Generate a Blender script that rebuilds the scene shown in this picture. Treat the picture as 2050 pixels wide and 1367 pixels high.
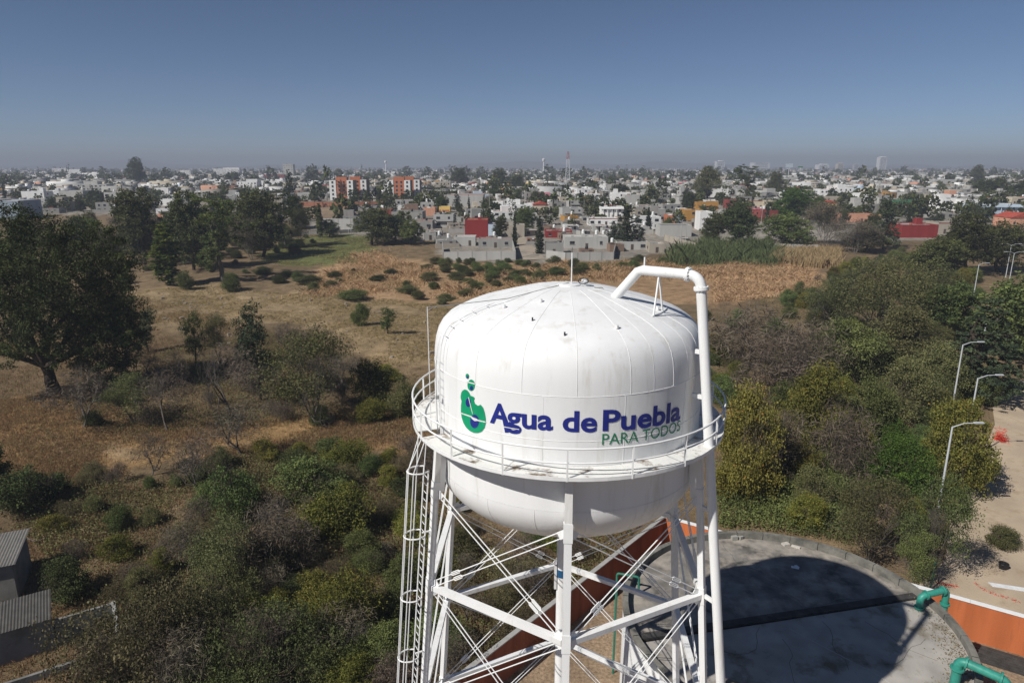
import bpy, bmesh, math, random
import numpy as np
from mathutils import Vector, Matrix

# ------------------------------------------------------------------ clear
for o in list(bpy.data.objects): bpy.data.objects.remove(o)
scene = bpy.context.scene
COL = scene.collection
R = math.radians

# ------------------------------------------------------------------ camera
CAM_H = 33.0
PITCH = math.atan((683.5 - 333.0) / 1367.0)          # horizon line at 333 of 1367 rows
FPX, CX, CY = 1367.0, 1025.0, 683.5
cam_data = bpy.data.cameras.new('camera'); cam_data.sensor_width = 36.0; cam_data.lens = 24.0
cam_data.clip_start = 0.5; cam_data.clip_end = 30000
cam = bpy.data.objects.new('camera', cam_data); COL.objects.link(cam)
cam.location = (0, 0, CAM_H); cam.rotation_euler = (R(90) - PITCH, 0, 0)
scene.camera = cam

# ------------------------------------------------------------------ sky, sun, exposure
SUN_EL, SUN_AZ = R(43.5), R(36.5)                     # sun behind the camera to the left; shadows fall right and away
SUN_DIR = Vector((-math.cos(SUN_EL) * math.cos(SUN_AZ), -math.cos(SUN_EL) * math.sin(SUN_AZ), math.sin(SUN_EL)))
world = bpy.data.worlds.new('World'); scene.world = world; world.use_nodes = True
wn = world.node_tree; wn.nodes.clear()
sky = wn.nodes.new('ShaderNodeTexSky'); sky.sky_type = 'NISHITA'; sky.sun_disc = False
sky.sun_elevation = SUN_EL; sky.sun_rotation = math.atan2(SUN_DIR.x, SUN_DIR.y)
sky.altitude = 2200; sky.air_density = 0.65; sky.dust_density = 0.0; sky.ozone_density = 2.5
bg = wn.nodes.new('ShaderNodeBackground'); bg.inputs['Strength'].default_value = 0.068
hsv = wn.nodes.new('ShaderNodeHueSaturation'); hsv.inputs['Saturation'].default_value = 1.05
wo = wn.nodes.new('ShaderNodeOutputWorld')
wn.links.new(sky.outputs[0], hsv.inputs['Color']); wn.links.new(hsv.outputs[0], bg.inputs['Color']); wn.links.new(bg.outputs[0], wo.inputs['Surface'])
sl = bpy.data.lights.new('sun', 'SUN'); sl.energy = 5.0; sl.angle = R(0.53); sl.color = (1.0, 0.965, 0.905)
sun = bpy.data.objects.new('sun', sl); COL.objects.link(sun); sun.location = (-60, -60, 120)
sun.rotation_euler = SUN_DIR.to_track_quat('Z', 'Y').to_euler()
scene.view_settings.view_transform = 'Standard'; scene.view_settings.look = 'None'
scene.view_settings.exposure = -0.03; scene.view_settings.gamma = 1.0; scene.view_settings.use_curve_mapping = False
scene.render.engine = 'CYCLES'
scene.cycles.max_bounces = 6; scene.cycles.diffuse_bounces = 3; scene.cycles.volume_bounces = 0
scene.cycles.transparent_max_bounces = 8; scene.cycles.caustics_reflective = False; scene.cycles.caustics_refractive = False

# ------------------------------------------------------------------ ground shape and pixel <-> place helpers
def sstep(a, b, v):
    t = np.clip((np.asarray(v, float) - a) / (b - a), 0, 1); return t * t * (3 - 2 * t)
def tz(x, y):
    x = np.asarray(x, float); y = np.asarray(y, float)
    z = 9.0 * sstep(150, 520, y) + 2.0 * sstep(520, 2500, y)
    w = sstep(50, 75, y) * (1 - sstep(200, 300, y)) * (1 - sstep(20, 45, x))
    z = z + w * (0.5 * np.sin(x * .11 + 1.3) * np.sin(y * .083) + 0.22 * np.sin(x * .31 + y * .17) + .12 * np.sin(y * .53 - x * .4))
    return z
_c, _s = math.cos(PITCH), math.sin(PITCH)
def ray(px, py):
    dx, dz = (px - CX) / FPX, -(py - CY) / FPX
    return np.array([dx, _c + _s * dz, -_s + _c * dz])
def at(px, py, z=None):
    """the place on the ground (or at height z) that is seen at a pixel of the 2050 x 1367 photograph"""
    w = ray(px, py)
    if z is not None: t = (z - CAM_H) / w[2]; return np.array([w[0] * t, w[1] * t, z])
    g = 0.0
    for _ in range(30):
        t = (g - CAM_H) / min(w[2], -1e-4); g = 0.5 * g + 0.5 * float(tz(w[0] * t, w[1] * t))
    return np.array([w[0] * t, w[1] * t, g])
def height_at(py, y):            # height seen at row py above forward distance y
    w = ray(CX, py); return CAM_H + y * w[2] / w[1]
def depth_of(p): return p[1] * _c - (p[2] - CAM_H) * _s
def project(p):
    d = depth_of(p); u = p[1] * _s + (p[2] - CAM_H) * _c
    return (CX + FPX * p[0] / d, CY - FPX * u / d) if d > 0.1 else (-9999, -9999)

# ------------------------------------------------------------------ mesh helpers
def np_mesh(name, V, F, tint=None, smooth=False):
    V = np.asarray(V, np.float32).reshape(-1, 3); F = np.asarray(F, np.int32); n, k = F.shape
    me = bpy.data.meshes.new(name)
    me.vertices.add(len(V)); me.vertices.foreach_set('co', V.ravel())
    me.loops.add(n * k); me.loops.foreach_set('vertex_index', F.ravel())
    me.polygons.add(n); me.polygons.foreach_set('loop_start', np.arange(0, n * k, k, dtype=np.int32))
    if smooth: me.polygons.foreach_set('use_smooth', np.ones(n, bool))
    me.update(calc_edges=True)
    if tint is not None:
        a = me.attributes.new('tint', 'FLOAT_COLOR' if np.ndim(tint) == 2 else 'FLOAT', 'POINT')
        t = np.asarray(tint, np.float32)
        if t.ndim == 2: a.data.foreach_set('color', np.c_[t, np.ones(len(t), np.float32)].astype(np.float32).ravel())
        else: a.data.foreach_set('value', t)
    return me

class MB:
    """collects faces in world space; build() makes one mesh object"""
    def __init__(s): s.v = []; s.f = []
    def add(s, V, F):
        b = len(s.v); s.v += [tuple(p) for p in V]; s.f += [tuple(i + b for i in f) for f in F]; return s
    def box(s, c, d, rot=0.0):
        x, y, z = d[0] / 2, d[1] / 2, d[2] / 2; ca, sa = math.cos(rot), math.sin(rot)
        V = [(c[0] + i * x * ca - j * y * sa, c[1] + i * x * sa + j * y * ca, c[2] + k * z) for k in (-1, 1) for j in (-1, 1) for i in (-1, 1)]
        return s.add(V, [(0, 2, 3, 1), (4, 5, 7, 6), (0, 1, 5, 4), (2, 6, 7, 3), (0, 4, 6, 2), (1, 3, 7, 5)])
    def beam(s, a, b, w, h, up=(0, 0, 1)):
        a, b = Vector(a), Vector(b); d = (b - a).normalized(); u = Vector(up)
        if abs(d.dot(u)) > .98: u = Vector((0, 1, 0))
        x = d.cross(u).normalized(); y = x.cross(d).normalized(); V = []
        for p in (a, b):
            for i, j in ((-1, -1), (1, -1), (1, 1), (-1, 1)): V.append(p + x * (i * w / 2) + y * (j * h / 2))
        return s.add(V, [(0, 1, 2, 3), (7, 6, 5, 4), (0, 4, 5, 1), (1, 5, 6, 2), (2, 6, 7, 3), (3, 7, 4, 0)])
    def tube(s, pts, r, n=8, cap=True, closed=False):
        pts = [Vector(p) for p in pts]; m = len(pts); rr = r if isinstance(r, (list, tuple)) else [r] * m
        V = []; ref = None
        for i, p in enumerate(pts):
            if closed: t = (pts[(i + 1) % m] - pts[i - 1]).normalized()
            else: t = (pts[min(i + 1, m - 1)] - pts[max(i - 1, 0)]).normalized()
            if ref is None: ref = Vector((0, 0, 1)) if abs(t.z) < .9 else Vector((1, 0, 0))
            x = t.cross(ref).normalized(); y = x.cross(t).normalized(); ref = y
            for k in range(n):
                a = 2 * math.pi * k / n; V.append(p + x * (rr[i] * math.cos(a)) + y * (rr[i] * math.sin(a)))
        F = []
        for i in range(m if closed else m - 1):
            j = (i + 1) % m
            for k in range(n): F.append((i * n + k, i * n + (k + 1) % n, j * n + (k + 1) % n, j * n + k))
        if cap and not closed: F += [tuple(range(n - 1, -1, -1)), tuple(range((m - 1) * n, m * n))]
        return s.add(V, F)
    def lathe(s, prof, c, n=48, a0=0.0, a1=2 * math.pi):
        full = abs(a1 - a0 - 2 * math.pi) < 1e-6; m = n if full else n + 1; V = []
        for r, z in prof:
            for k in range(m):
                a = a0 + (a1 - a0) * k / n; V.append((c[0] + r * math.sin(a), c[1] - r * math.cos(a), c[2] + z))
        F = []
        for i in range(len(prof) - 1):
            for k in range(n):
                k2 = (k + 1) % m; F.append((i * m + k, i * m + k2, (i + 1) * m + k2, (i + 1) * m + k))
        return s.add(V, F)
    def poly(s, pts): return s.add(pts, [tuple(range(len(pts)))])
    def build(s, name, mat, parent=None, smooth=False, angle=None, off=None):
        o0 = off if off is not None else (Vector(WLOC.get(parent.name, (0, 0, 0))) if parent else Vector((0, 0, 0)))
        me = bpy.data.meshes.new(name)
        me.from_pydata([(p[0] - o0[0], p[1] - o0[1], p[2] - o0[2]) for p in s.v], [], s.f)
        bm = bmesh.new(); bm.from_mesh(me); bmesh.ops.recalc_face_normals(bm, faces=bm.faces); bm.to_mesh(me); bm.free()
        if smooth:
            me.polygons.foreach_set('use_smooth', np.ones(len(me.polygons), bool))
            me.set_sharp_from_angle(angle=R(angle or 40))
        me.materials.append(mat)
        o = bpy.data.objects.new(name, me); COL.objects.link(o)
        if parent: o.parent = parent; WLOC[o.name] = tuple(o0)
        return o
WLOC = {}
REG = []                                              # every top-level thing: (object, look, place phrase or None, pixel)
def thing(name, loc, label, cat, group=None, where=True, aim=None):
    o = bpy.data.objects.new(name, None); COL.objects.link(o); o.empty_display_size = .5
    o.location = loc; WLOC[o.name] = tuple(loc)
    reg(o, label, cat, group, where, aim if aim is not None else loc); return o
def reg(o, label, cat, group=None, where=True, aim=(0, 0, 0)):
    o['label'] = label; o['category'] = cat
    if group: o['group'] = group
    REG.append((o, label, where, project(aim)))
def struct(o, kind='structure'): o['kind'] = kind; return o

# ------------------------------------------------------------------ materials
MATS = {}
def nodes_of(name):
    m = bpy.data.materials.new(name); m.use_nodes = True; t = m.node_tree
    b = t.nodes['Principled BSDF']; return m, t, b
def mat(name, col, rough=.8, var=.18, scale=2.0, spec=.3, bump=0.0, bscale=20., stain=None, metal=0.0, streak=False, world=False):
    """a plain surface: base colour with noise variation, optional stains of another colour and fine relief"""
    if name in MATS: return MATS[name]
    m, t, b = nodes_of(name); N, L = t.nodes, t.links
    tc = N.new('ShaderNodeTexCoord'); co = tc.outputs['Object']
    if world: co = N.new('ShaderNodeNewGeometry').outputs['Position']
    n1 = N.new('ShaderNodeTexNoise'); n1.inputs['Scale'].default_value = scale; n1.inputs['Detail'].default_value = 6
    if streak:
        mp = N.new('ShaderNodeMapping'); mp.inputs['Scale'].default_value = (1, 1, .12); L.new(co, mp.inputs[0]); L.new(mp.outputs[0], n1.inputs['Vector'])
    else: L.new(co, n1.inputs['Vector'])
    rmp = N.new('ShaderNodeValToRGB')
    lo = [max(0, c * (1 - var)) for c in col]; hi = [min(1, c * (1 + var)) for c in col]
    rmp.color_ramp.elements[0].position = .3; rmp.color_ramp.elements[0].color = (*lo, 1)
    rmp.color_ramp.elements[1].position = .7; rmp.color_ramp.elements[1].color = (*hi, 1)
    L.new(n1.outputs['Fac'], rmp.inputs[0]); out = rmp.outputs[0]
    if stain:
        scol, sscale, lo_, hi_ = stain
        n2 = N.new('ShaderNodeTexNoise'); n2.inputs['Scale'].default_value = sscale; n2.inputs['Detail'].default_value = 8; n2.inputs['Roughness'].default_value = .65
        L.new(mp.outputs[0] if streak else co, n2.inputs['Vector'])
        r2 = N.new('ShaderNodeMapRange'); r2.inputs['From Min'].default_value = lo_; r2.inputs['From Max'].default_value = hi_
        L.new(n2.outputs['Fac'], r2.inputs['Value'])
        mx = N.new('ShaderNodeMix'); mx.data_type = 'RGBA'; L.new(r2.outputs[0], mx.inputs['Factor'])
        L.new(out, mx.inputs['A']); mx.inputs['B'].default_value = (*scol, 1); out = mx.outputs['Result']
    L.new(out, b.inputs['Base Color'])
    b.inputs['Roughness'].default_value = rough; b.inputs['Specular IOR Level'].default_value = spec; b.inputs['Metallic'].default_value = metal
    if bump:
        n3 = N.new('ShaderNodeTexNoise'); n3.inputs['Scale'].default_value = bscale; n3.inputs['Detail'].default_value = 5; L.new(co, n3.inputs['Vector'])
        bp = N.new('ShaderNodeBump'); bp.inputs['Strength'].default_value = bump; bp.inputs['Distance'].default_value = .05
        L.new(n3.outputs['Fac'], bp.inputs['Height']); L.new(bp.outputs[0], b.inputs['Normal'])
    MATS[name] = m; return m
def leaf_mat(name, dark, light, trans=.25, warm=None):
    """foliage: colour from a per-leaf value, shifted a little from plant to plant"""
    if name in MATS: return MATS[name]
    m, t, b = nodes_of(name); N, L = t.nodes, t.links
    at_ = N.new('ShaderNodeAttribute'); at_.attribute_name = 'tint'
    rp = N.new('ShaderNodeValToRGB'); e = rp.color_ramp.elements
    e[0].position = 0; e[0].color = (*dark, 1); e[1].position = 1; e[1].color = (*light, 1)
    if warm: w = rp.color_ramp.elements.new(.93); w.color = (*light, 1); rp.color_ramp.elements[-1].color = (*warm, 1)
    L.new(at_.outputs['Fac'], rp.inputs[0])
    oi = N.new('ShaderNodeObjectInfo'); hs = N.new('ShaderNodeHueSaturation')
    m1 = N.new('ShaderNodeMapRange'); m1.inputs['To Min'].default_value = .475; m1.inputs['To Max'].default_value = .52; L.new(oi.outputs['Random'], m1.inputs['Value'])
    m2 = N.new('ShaderNodeMath'); m2.operation = 'MULTIPLY'; m2.inputs[1].default_value = 7.13; L.new(oi.outputs['Random'], m2.inputs[0])
    m3 = N.new('ShaderNodeMath'); m3.operation = 'FRACT'; L.new(m2.outputs[0], m3.inputs[0])
    m4 = N.new('ShaderNodeMapRange'); m4.inputs['To Min'].default_value = .75; m4.inputs['To Max'].default_value = 1.25; L.new(m3.outputs[0], m4.inputs['Value'])
    L.new(m1.outputs[0], hs.inputs['Hue']); L.new(m4.outputs[0], hs.inputs['Value']); L.new(rp.outputs[0], hs.inputs['Color'])
    L.new(hs.outputs[0], b.inputs['Base Color']); b.inputs['Roughness'].default_value = .75; b.inputs['Specular IOR Level'].default_value = .15
    tr = N.new('ShaderNodeBsdfTranslucent'); L.new(hs.outputs[0], tr.inputs['Color'])
    mx = N.new('ShaderNodeMixShader'); mx.inputs[0].default_value = trans
    L.new(b.outputs[0], mx.inputs[1]); L.new(tr.outputs[0], mx.inputs[2]); L.new(mx.outputs[0], N['Material Output'].inputs['Surface'])
    MATS[name] = m; return m
def attr_mat(name, rough=.9, noise=(3.0, .35), fine=(25., .3), bump=.3, world=True):
    """ground and far masses: colour read from the mesh, broken up by two noises"""
    if name in MATS: return MATS[name]
    m, t, b = nodes_of(name); N, L = t.nodes, t.links
    a = N.new('ShaderNodeAttribute'); a.attribute_name = 'tint'; out = a.outputs['Color']
    geo = N.new('ShaderNodeNewGeometry'); last = None
    for sc, amt in (noise, fine):
        n = N.new('ShaderNodeTexNoise'); n.inputs['Scale'].default_value = sc; n.inputs['Detail'].default_value = 7; n.inputs['Roughness'].default_value = .65
        L.new(geo.outputs['Position'], n.inputs['Vector'])
        r = N.new('ShaderNodeMapRange'); r.inputs['From Min'].default_value = .3; r.inputs['From Max'].default_value = .7
        r.inputs['To Min'].default_value = 1 - amt; r.inputs['To Max'].default_value = 1 + amt; L.new(n.outputs['Fac'], r.inputs['Value'])
        v = N.new('ShaderNodeVectorMath'); v.operation = 'SCALE'; L.new(out, v.inputs[0]); L.new(r.outputs[0], v.inputs['Scale']); out = v.outputs[0]; last = n
    L.new(out, b.inputs['Base Color']); b.inputs['Roughness'].default_value = rough; b.inputs['Specular IOR Level'].default_value = .1
    if bump:
        bp = N.new('ShaderNodeBump'); bp.inputs['Strength'].default_value = bump; bp.inputs['Distance'].default_value = .15
        L.new(last.outputs['Fac'], bp.inputs['Height']); L.new(bp.outputs[0], b.inputs['Normal'])
    MATS[name] = m; return m

WHITE = mat('white_paint', (.78, .78, .775), .55, .04, 1.2, .3, .06, 22., stain=((.56, .53, .47), 1.8, .54, .78), streak=True)
WHITE2 = mat('white_steel', (.79, .79, .78), .5, .05, 3., .4)

# ================================================================== THE GROUND
def world_poly(pts): return [tuple(at(*p)[:2]) for p in pts]
def inside(poly, x, y):
    x = np.asarray(x); y = np.asarray(y); r = np.zeros(np.broadcast(x, y).shape, bool); n = len(poly)
    for i in range(n):
        x0, y0 = poly[i]; x1, y1 = poly[i - 1]
        c = ((y0 > y) != (y1 > y)); r ^= c & (x < (x1 - x0) * (y - y0) / ((y1 - y0) if y1 != y0 else 1e-9) + x0)
    return r
# zones of the ground, outlined where they lie
Z_CITY = world_poly([(-400, 424), (0, 428), (300, 432), (560, 440), (640, 462), (760, 476), (880, 483), (884, 522), (1035, 524), (1235, 522), (1330, 506), (1440, 484), (1640, 482), (1790, 484), (1900, 478), (2050, 486), (2500, 490)]) + [(9000, 9500), (-9000, 9500)]
Z_FIELD = world_poly([(275, 585), (420, 565), (620, 592), (760, 598), (900, 615), (900, 735), (760, 735), (640, 652), (500, 640), (430, 668), (285, 660)])
Z_GREEN = world_poly([(545, 492), (640, 468), (742, 470), (748, 506), (690, 528), (560, 532), (520, 518)])
Z_ORANGE = world_poly([(600, 560), (700, 505), (880, 525), (1030, 528), (1350, 530), (1640, 528), (1655, 585), (1420, 610), (900, 605), (700, 600)])
Z_DRY = world_poly([(-50, 800), (110, 790), (380, 850), (620, 830), (860, 800), (860, 910), (560, 905), (330, 930), (230, 960), (-60, 960)])
Z_BROWNLOT = world_poly([(560, 436), (600, 413), (770, 413), (690, 434), (640, 438)])
COMPOUND = [(-18, 17.9), (13.5, 54.8), (60, 25.2), (60, -20), (-18, -20)]
LOT = [tuple(at(*p)[:2]) for p in [(1832, 1178), (1893, 1120), (1902, 1040), (1925, 970), (1968, 905), (1992, 850), (1985, 800), (2012, 770), (2080, 752), (2400, 752)]] + [(130, 60), (70, 22), (60.4, 25.6)]

def build_ground():
    ys = np.concatenate([[-600, -200, -60, -20, 0], np.geomspace(12, 9500, 300)])
    us = np.linspace(-1.15, 1.15, 281)
    U, Y = np.meshgrid(us, ys); X = U * (np.abs(Y) + 45)
    rng = np.random.default_rng(3)
    jx = X + 1.6 * np.sin(Y * .9 + X * .3) + .8 * np.sin(X * 1.7); jy = Y + 1.4 * np.sin(X * .8) + .7 * np.sin(Y * 1.9 + X)
    Z = tz(X, Y)
    col = np.zeros(X.shape + (3,)); col[:] = (.165, .118, .068)
    big = .5 + .5 * np.sin(X * .06 + 2 * np.sin(Y * .03)) * np.sin(Y * .05 + 1.7 * np.sin(X * .04))
    col *= (.8 + .4 * big)[..., None]
    for poly, c in ((Z_ORANGE, (.33, .215, .12)), (Z_FIELD, (.24, .175, .10)), (Z_DRY, (.30, .19, .088)), (Z_GREEN, (.125, .135, .048)), (Z_CITY, (.25, .225, .19)), (Z_BROWNLOT, (.25, .185, .12))):
        m = inside(poly, jx, jy); col[m] = np.array(c) * (.86 + .28 * big[m])[:, None]
    for path in ([(285, 592), (420, 584), (560, 612), (700, 668), (860, 700)], [(430, 660), (560, 640), (640, 610), (690, 596)], [(0, 880), (180, 905), (420, 900), (640, 880), (860, 850)], [(330, 1010), (430, 1090), (520, 1010), (640, 900)]):
        pw = world_poly(path)
        for (xa, ya), (xb, yb_) in zip(pw[:-1], pw[1:]):
            t = np.clip(((jx - xa) * (xb - xa) + (jy - ya) * (yb_ - ya)) / ((xb - xa) ** 2 + (yb_ - ya) ** 2), 0, 1); dd_ = np.hypot(jx - xa - t * (xb - xa), jy - ya - t * (yb_ - ya)); wgt = np.clip(1.6 - dd_, 0, 1)[..., None]; col = col * (1 - .6 * wgt) + np.array((.33, .245, .15)) * .6 * wgt
    m = inside(COMPOUND, X, Y); col[m] = (.27, .195, .13)
    n, k = X.shape; idx = np.arange(n * k).reshape(n, k)
    F = np.stack([idx[:-1, :-1], idx[:-1, 1:], idx[1:, 1:], idx[1:, :-1]], -1).reshape(-1, 4)
    me = np_mesh('ground', np.stack([X, Y, Z], -1).reshape(-1, 3), F, col.reshape(-1, 3), True)
    me.materials.append(attr_mat('ground_soil', .95, (.35, .38), (4.5, .42), .6))
    o = bpy.data.objects.new('ground', me); COL.objects.link(o); return struct(o)
build_ground()
def sheet(name, pts, z, m):
    b = MB(); b.poly([(p[0], p[1], z + float(tz(*p)) if callable(tz) else z) for p in pts]); return struct(b.build(name, m))
SAND = mat('bare_soil', (.45, .36, .26), .95, .16, .25, .1, .5, 6., stain=((.30, .22, .15), .5, .5, .75), world=True)
lot = sheet('dirt_road', LOT, .03, SAND)
ALLEYP = [at(*p) for p in [(1030, 474), (1048, 472), (1072, 495), (1092, 519), (1040, 521), (1034, 500)]]
b = MB(); b.poly([(p[0], p[1], p[2] + .06) for p in ALLEYP]); struct(b.build('dirt_alley', mat('alley_soil', (.33, .28, .22), .95, .15, .3, .1, world=True)))

# ================================================================== THE WATER TOWER
TX, TY = 2.093, 25.011
ZDECK, ZSEAM, ZCYL, ZBOT = 23.77, 26.10, 22.15, 19.80
LEVEL = [21.7, 17.87, 13.17, 8.30, 3.60]
tower = thing('water_tower', (TX, TY, 0), 'white steel water tower with domed tank, round balcony and six braced legs', 'water tower', where=False)
C0 = (TX, TY, 0)
def cyl(a, r, z): return Vector((TX + r * math.sin(a), TY - r * math.cos(a), z))
def leg_r(z): return 5.263 + .087 * (ZDECK - z)
def leg_a(i): return -.056 + i * math.pi / 3
def legp(i, z, dr=0.0, dt=0.0):
    a = leg_a(i); p = cyl(a, leg_r(z) + dr, z); return p + Vector((math.cos(a), math.sin(a), 0)) * dt
# tank
dome_prof = [(5.0, 0), (4.985, .4), (4.93, .80), (4.84, 1.1), (4.70, 1.35), (4.52, 1.53), (4.30, 1.67), (3.95, 1.84), (3.5, 2.01), (2.9, 2.18), (2.2, 2.37), (1.6, 2.52), (1.0, 2.61), (.5, 2.66), (.02, 2.68)]
def dome_z(r): return ZSEAM + float(np.interp(r, [q[0] for q in dome_prof][::-1], [q[1] for q in dome_prof][::-1]))
MB().lathe(dome_prof, (TX, TY, ZSEAM), 108).build('dome', WHITE, tower, True, 50)
MB().lathe([(4.992, ZCYL + 1.05), (5.004, ZSEAM - .012), (4.97, ZSEAM)], C0, 108).build('tank_wall', WHITE, tower, True, 50)
MB().lathe([(4.985, ZCYL), (4.985, ZCYL + 1.05), (4.96, ZCYL + 1.06)], C0, 108).build('tank_skirt', WHITE, tower, True, 50)
bowl = [(4.99 * (1 - t ** 2) ** (1 / 2.25), ZCYL - (ZCYL - ZBOT) * t) for t in np.linspace(0, .985, 22)] + [(.02, ZBOT)]
MB().lathe(bowl, C0, 108).build('bowl', WHITE, tower, True, 50)
rng = random.Random(5)
for k in range(36):                                    # raised meridian welds of the dome plates
    if k % 2 and not 1 < k < 8: continue
    a = R(-1 + 10 * k); hi = 14 if k % 2 == 0 else 12
    pts = [cyl(a, r + .003, ZSEAM + z + .003) for r, z in dome_prof[:hi - 1]]
    MB().tube(pts, .0065 if k % 2 == 0 else .003, 5).build('weld_seam', WHITE2, tower)
for k in range(18):
    a = R(4 + 20 * k); pts = [cyl(a, r + .002, z) for r, z in bowl[:18]]
    MB().tube(pts, .010, 5).build('weld_seam', WHITE2, tower)
for z, rr in ((ZSEAM - .01, 5.0), (24.62, 4.997)):
    MB().tube([cyl(R(5 * k), rr + .004, z) for k in range(72)], .011, 6, closed=True).build('ring_seam', WHITE2, tower)
for k in range(12):
    a = R(17 + 30 * k); MB().tube([cyl(a, 4.998, ZCYL + 1.1), cyl(a, 5.004, ZSEAM - .03)], .007, 5).build('weld_seam', WHITE2, tower)
DARKST = mat('dark_steel', (.05, .05, .055), .5, .2, 4.)
for a, r in ((-24, 3.5), (-6, 4.15)):                  # two small lifting lugs on the dome
    p = cyl(R(a), r, dome_z(r)); MB().box((p.x, p.y, p.z + .05), (.05, .05, .12)).build('lug', DARKST, tower)
for a, r in ((19, 3.9), (62, 3.4), (-52, 3.0), (-30, 2.2)):
    p = cyl(R(a), r, dome_z(r)); MB().tube([p, p + Vector((0, 0, .12))], .06, 8).build('vent_cap', WHITE2, tower)
# hatch, antenna, beacon on the crown
MB().lathe([(.42, 0), (.42, .05), (.38, .07), (.02, .075)], (TX, TY - .1, dome_z(.3) - .02), 24).build('hatch', WHITE, tower, True, 40)
an = MB().tube([(TX + .10, TY - .1, 28.7), (TX + .10, TY - .1, 29.95)], .022, 8).build('antenna', WHITE2, tower)
MB().tube([(TX + .10, TY - .1, 29.93), (TX + .10, TY - .1, 30.15)], .01, 6).build('antenna_tip', DARKST, an)
MB().tube([(TX + .10 + .19 * math.cos(t), TY - .3, 28.84 + .10 + .10 * math.sin(t)) for t in np.linspace(0, 6.28, 14)[:-1]], .02, 5, closed=True).build('cable_coil', DARKST, tower).location.x += .42
MB().lathe([(.03, 0), (.03, .18), (.14, .19), (.14, .25), (.02, .27)], (TX + .60, TY - .15, 28.72), 16).build('beacon', WHITE2, tower, True, 40)
MB().tube([(TX + .9, TY - .4, 28.72), (TX + 1.2, TY - .3, 28.70), (TX + 1.35, TY - .5, 28.6)], .012, 5).build('cable', DARKST, tower)

# balcony
RB = 5.87
STEEL_DECK = mat('deck_paint', (.74, .735, .70), .6, .07, 2.5, .3, .1, 30., stain=((.15, .10, .055), 1.0, .545, .65), world=True)
for k in range(18):
    a0, a1 = R(-4 + 20 * k) + .002, R(16 + 20 * k) - .002
    if k == 14: a1 -= R(5.5)                            # the gap where the ladder comes up
    m = MB().lathe([(5.01, -.03), (5.01, 0), (RB, 0), (RB, -.03), (5.01, -.03)], (TX, TY, ZDECK), 6, a0, a1)
    m.build('deck_plate', STEEL_DECK, tower)
    MB().beam(cyl(R(-4 + 20 * k), 5.0, ZDECK - .10), cyl(R(-4 + 20 * k), RB, ZDECK - .07), .06, .10).build('deck_bracket', WHITE2, tower)
MB().lathe([(RB, -.09), (RB + .02, -.09), (RB + .02, .035), (RB, .035), (RB, -.09)], (TX, TY, ZDECK), 90).build('deck_edge', WHITE2, tower)
for nm, dz, r in (('handrail', .965, .034), ('midrail', .50, .030)):
    MB().tube([cyl(R(5 * k), RB, ZDECK + dz) for k in range(72)], r, 8, closed=True).build(nm, WHITE2, tower, True, 60)
for k in range(18):
    MB().beam(cyl(R(-4 + 20 * k), RB, ZDECK - .1), cyl(R(-4 + 20 * k), RB, ZDECK + .96), .055, .055).build('rail_post', WHITE2, tower)
# legs, struts and paired tie rods with turnbuckles
CONC = mat('concrete', (.34, .33, .30), .9, .15, 1.5, .2, .2, 12., stain=((.16, .15, .13), .6, .5, .8))
for i in range(6):
    up = cyl(leg_a(i), 1, 0) - cyl(leg_a(i), 0, 0)
    lg = MB().beam(legp(i, .35), legp(i, ZDECK - .18), .25, .21, up).build('leg', WHITE, tower)
    for z in LEVEL: MB().beam(legp(i, z - .32), legp(i, z + .32), .30, .25, up).build('gusset', WHITE2, lg)
    MB().beam(legp(i, ZDECK - .25, -.2), legp(i, LEVEL[0] - .1, -.19), .18, .26, up).build('saddle', WHITE2, lg)
    MB().box(legp(i, .18), (.9, .9, .36), leg_a(i)).build('footing', CONC, lg)
for j, z in enumerate(LEVEL):
    for i in range(6):
        a, b_ = legp(i, z), legp(i + 1, z); d = (b_ - a).normalized()
        if j: MB().beam(a + d * .13, b_ - d * .13, .24, .20).build('strut', WHITE, tower)
        if j == 0: continue
        zt = LEVEL[j - 1]
        for (p, q, ip, iq) in ((legp(i, zt), legp(i + 1, z), i, i + 1), (legp(i + 1, zt), legp(i, z), i + 1, i)):
            dd = (q - p).normalized(); side = dd.cross(Vector((-math.sin((leg_a(i) + leg_a(i + 1)) / 2), math.cos((leg_a(i) + leg_a(i + 1)) / 2), 0))).normalized()
            L_ = (q - p).length
            for s in (-1, 1):
                p1, q1 = p + dd * .25 + side * (.10 * s), q - dd * .30 + side * (.10 * s)
                rod = MB().tube([p1, q1], .021, 6).build('tie_rod', WHITE2, tower)
                t0, t1 = q - dd * (1.75) + side * (.10 * s), q - dd * 1.25 + side * (.10 * s); n_ = dd.cross(side)
                loop = [t0, t0 + dd * .07 + side * .055, t1 - dd * .07 + side * .055, t1, t1 - dd * .07 - side * .055, t0 + dd * .07 - side * .055]
                MB().tube(loop, .02, 5, closed=True).build('turnbuckle', WHITE2, rod)
            MB().beam(p + dd * .12, p + dd * .40, .26, .03, dd.cross(side)).build('rod_plate', WHITE2, tower)
            MB().beam(q - dd * .45, q - dd * .12, .26, .03, dd.cross(side)).build('rod_plate', WHITE2, tower)
riser = MB().tube([(TX, TY, .2), (TX, TY, ZBOT + .1)], .25, 24).build('riser_pipe', WHITE, tower, True, 40)
BLUE = mat('blue_clamp', (.02, .10, .22), .5)
MB().tube([(TX, TY, 16.62), (TX, TY, 16.95)], .275, 20).build('blue_collar', BLUE, riser, True, 40)
MB().box((TX - .30, TY - .12, 16.6), (.10, .10, 1.1)).build('gauge_board', WHITE2, riser)
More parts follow.
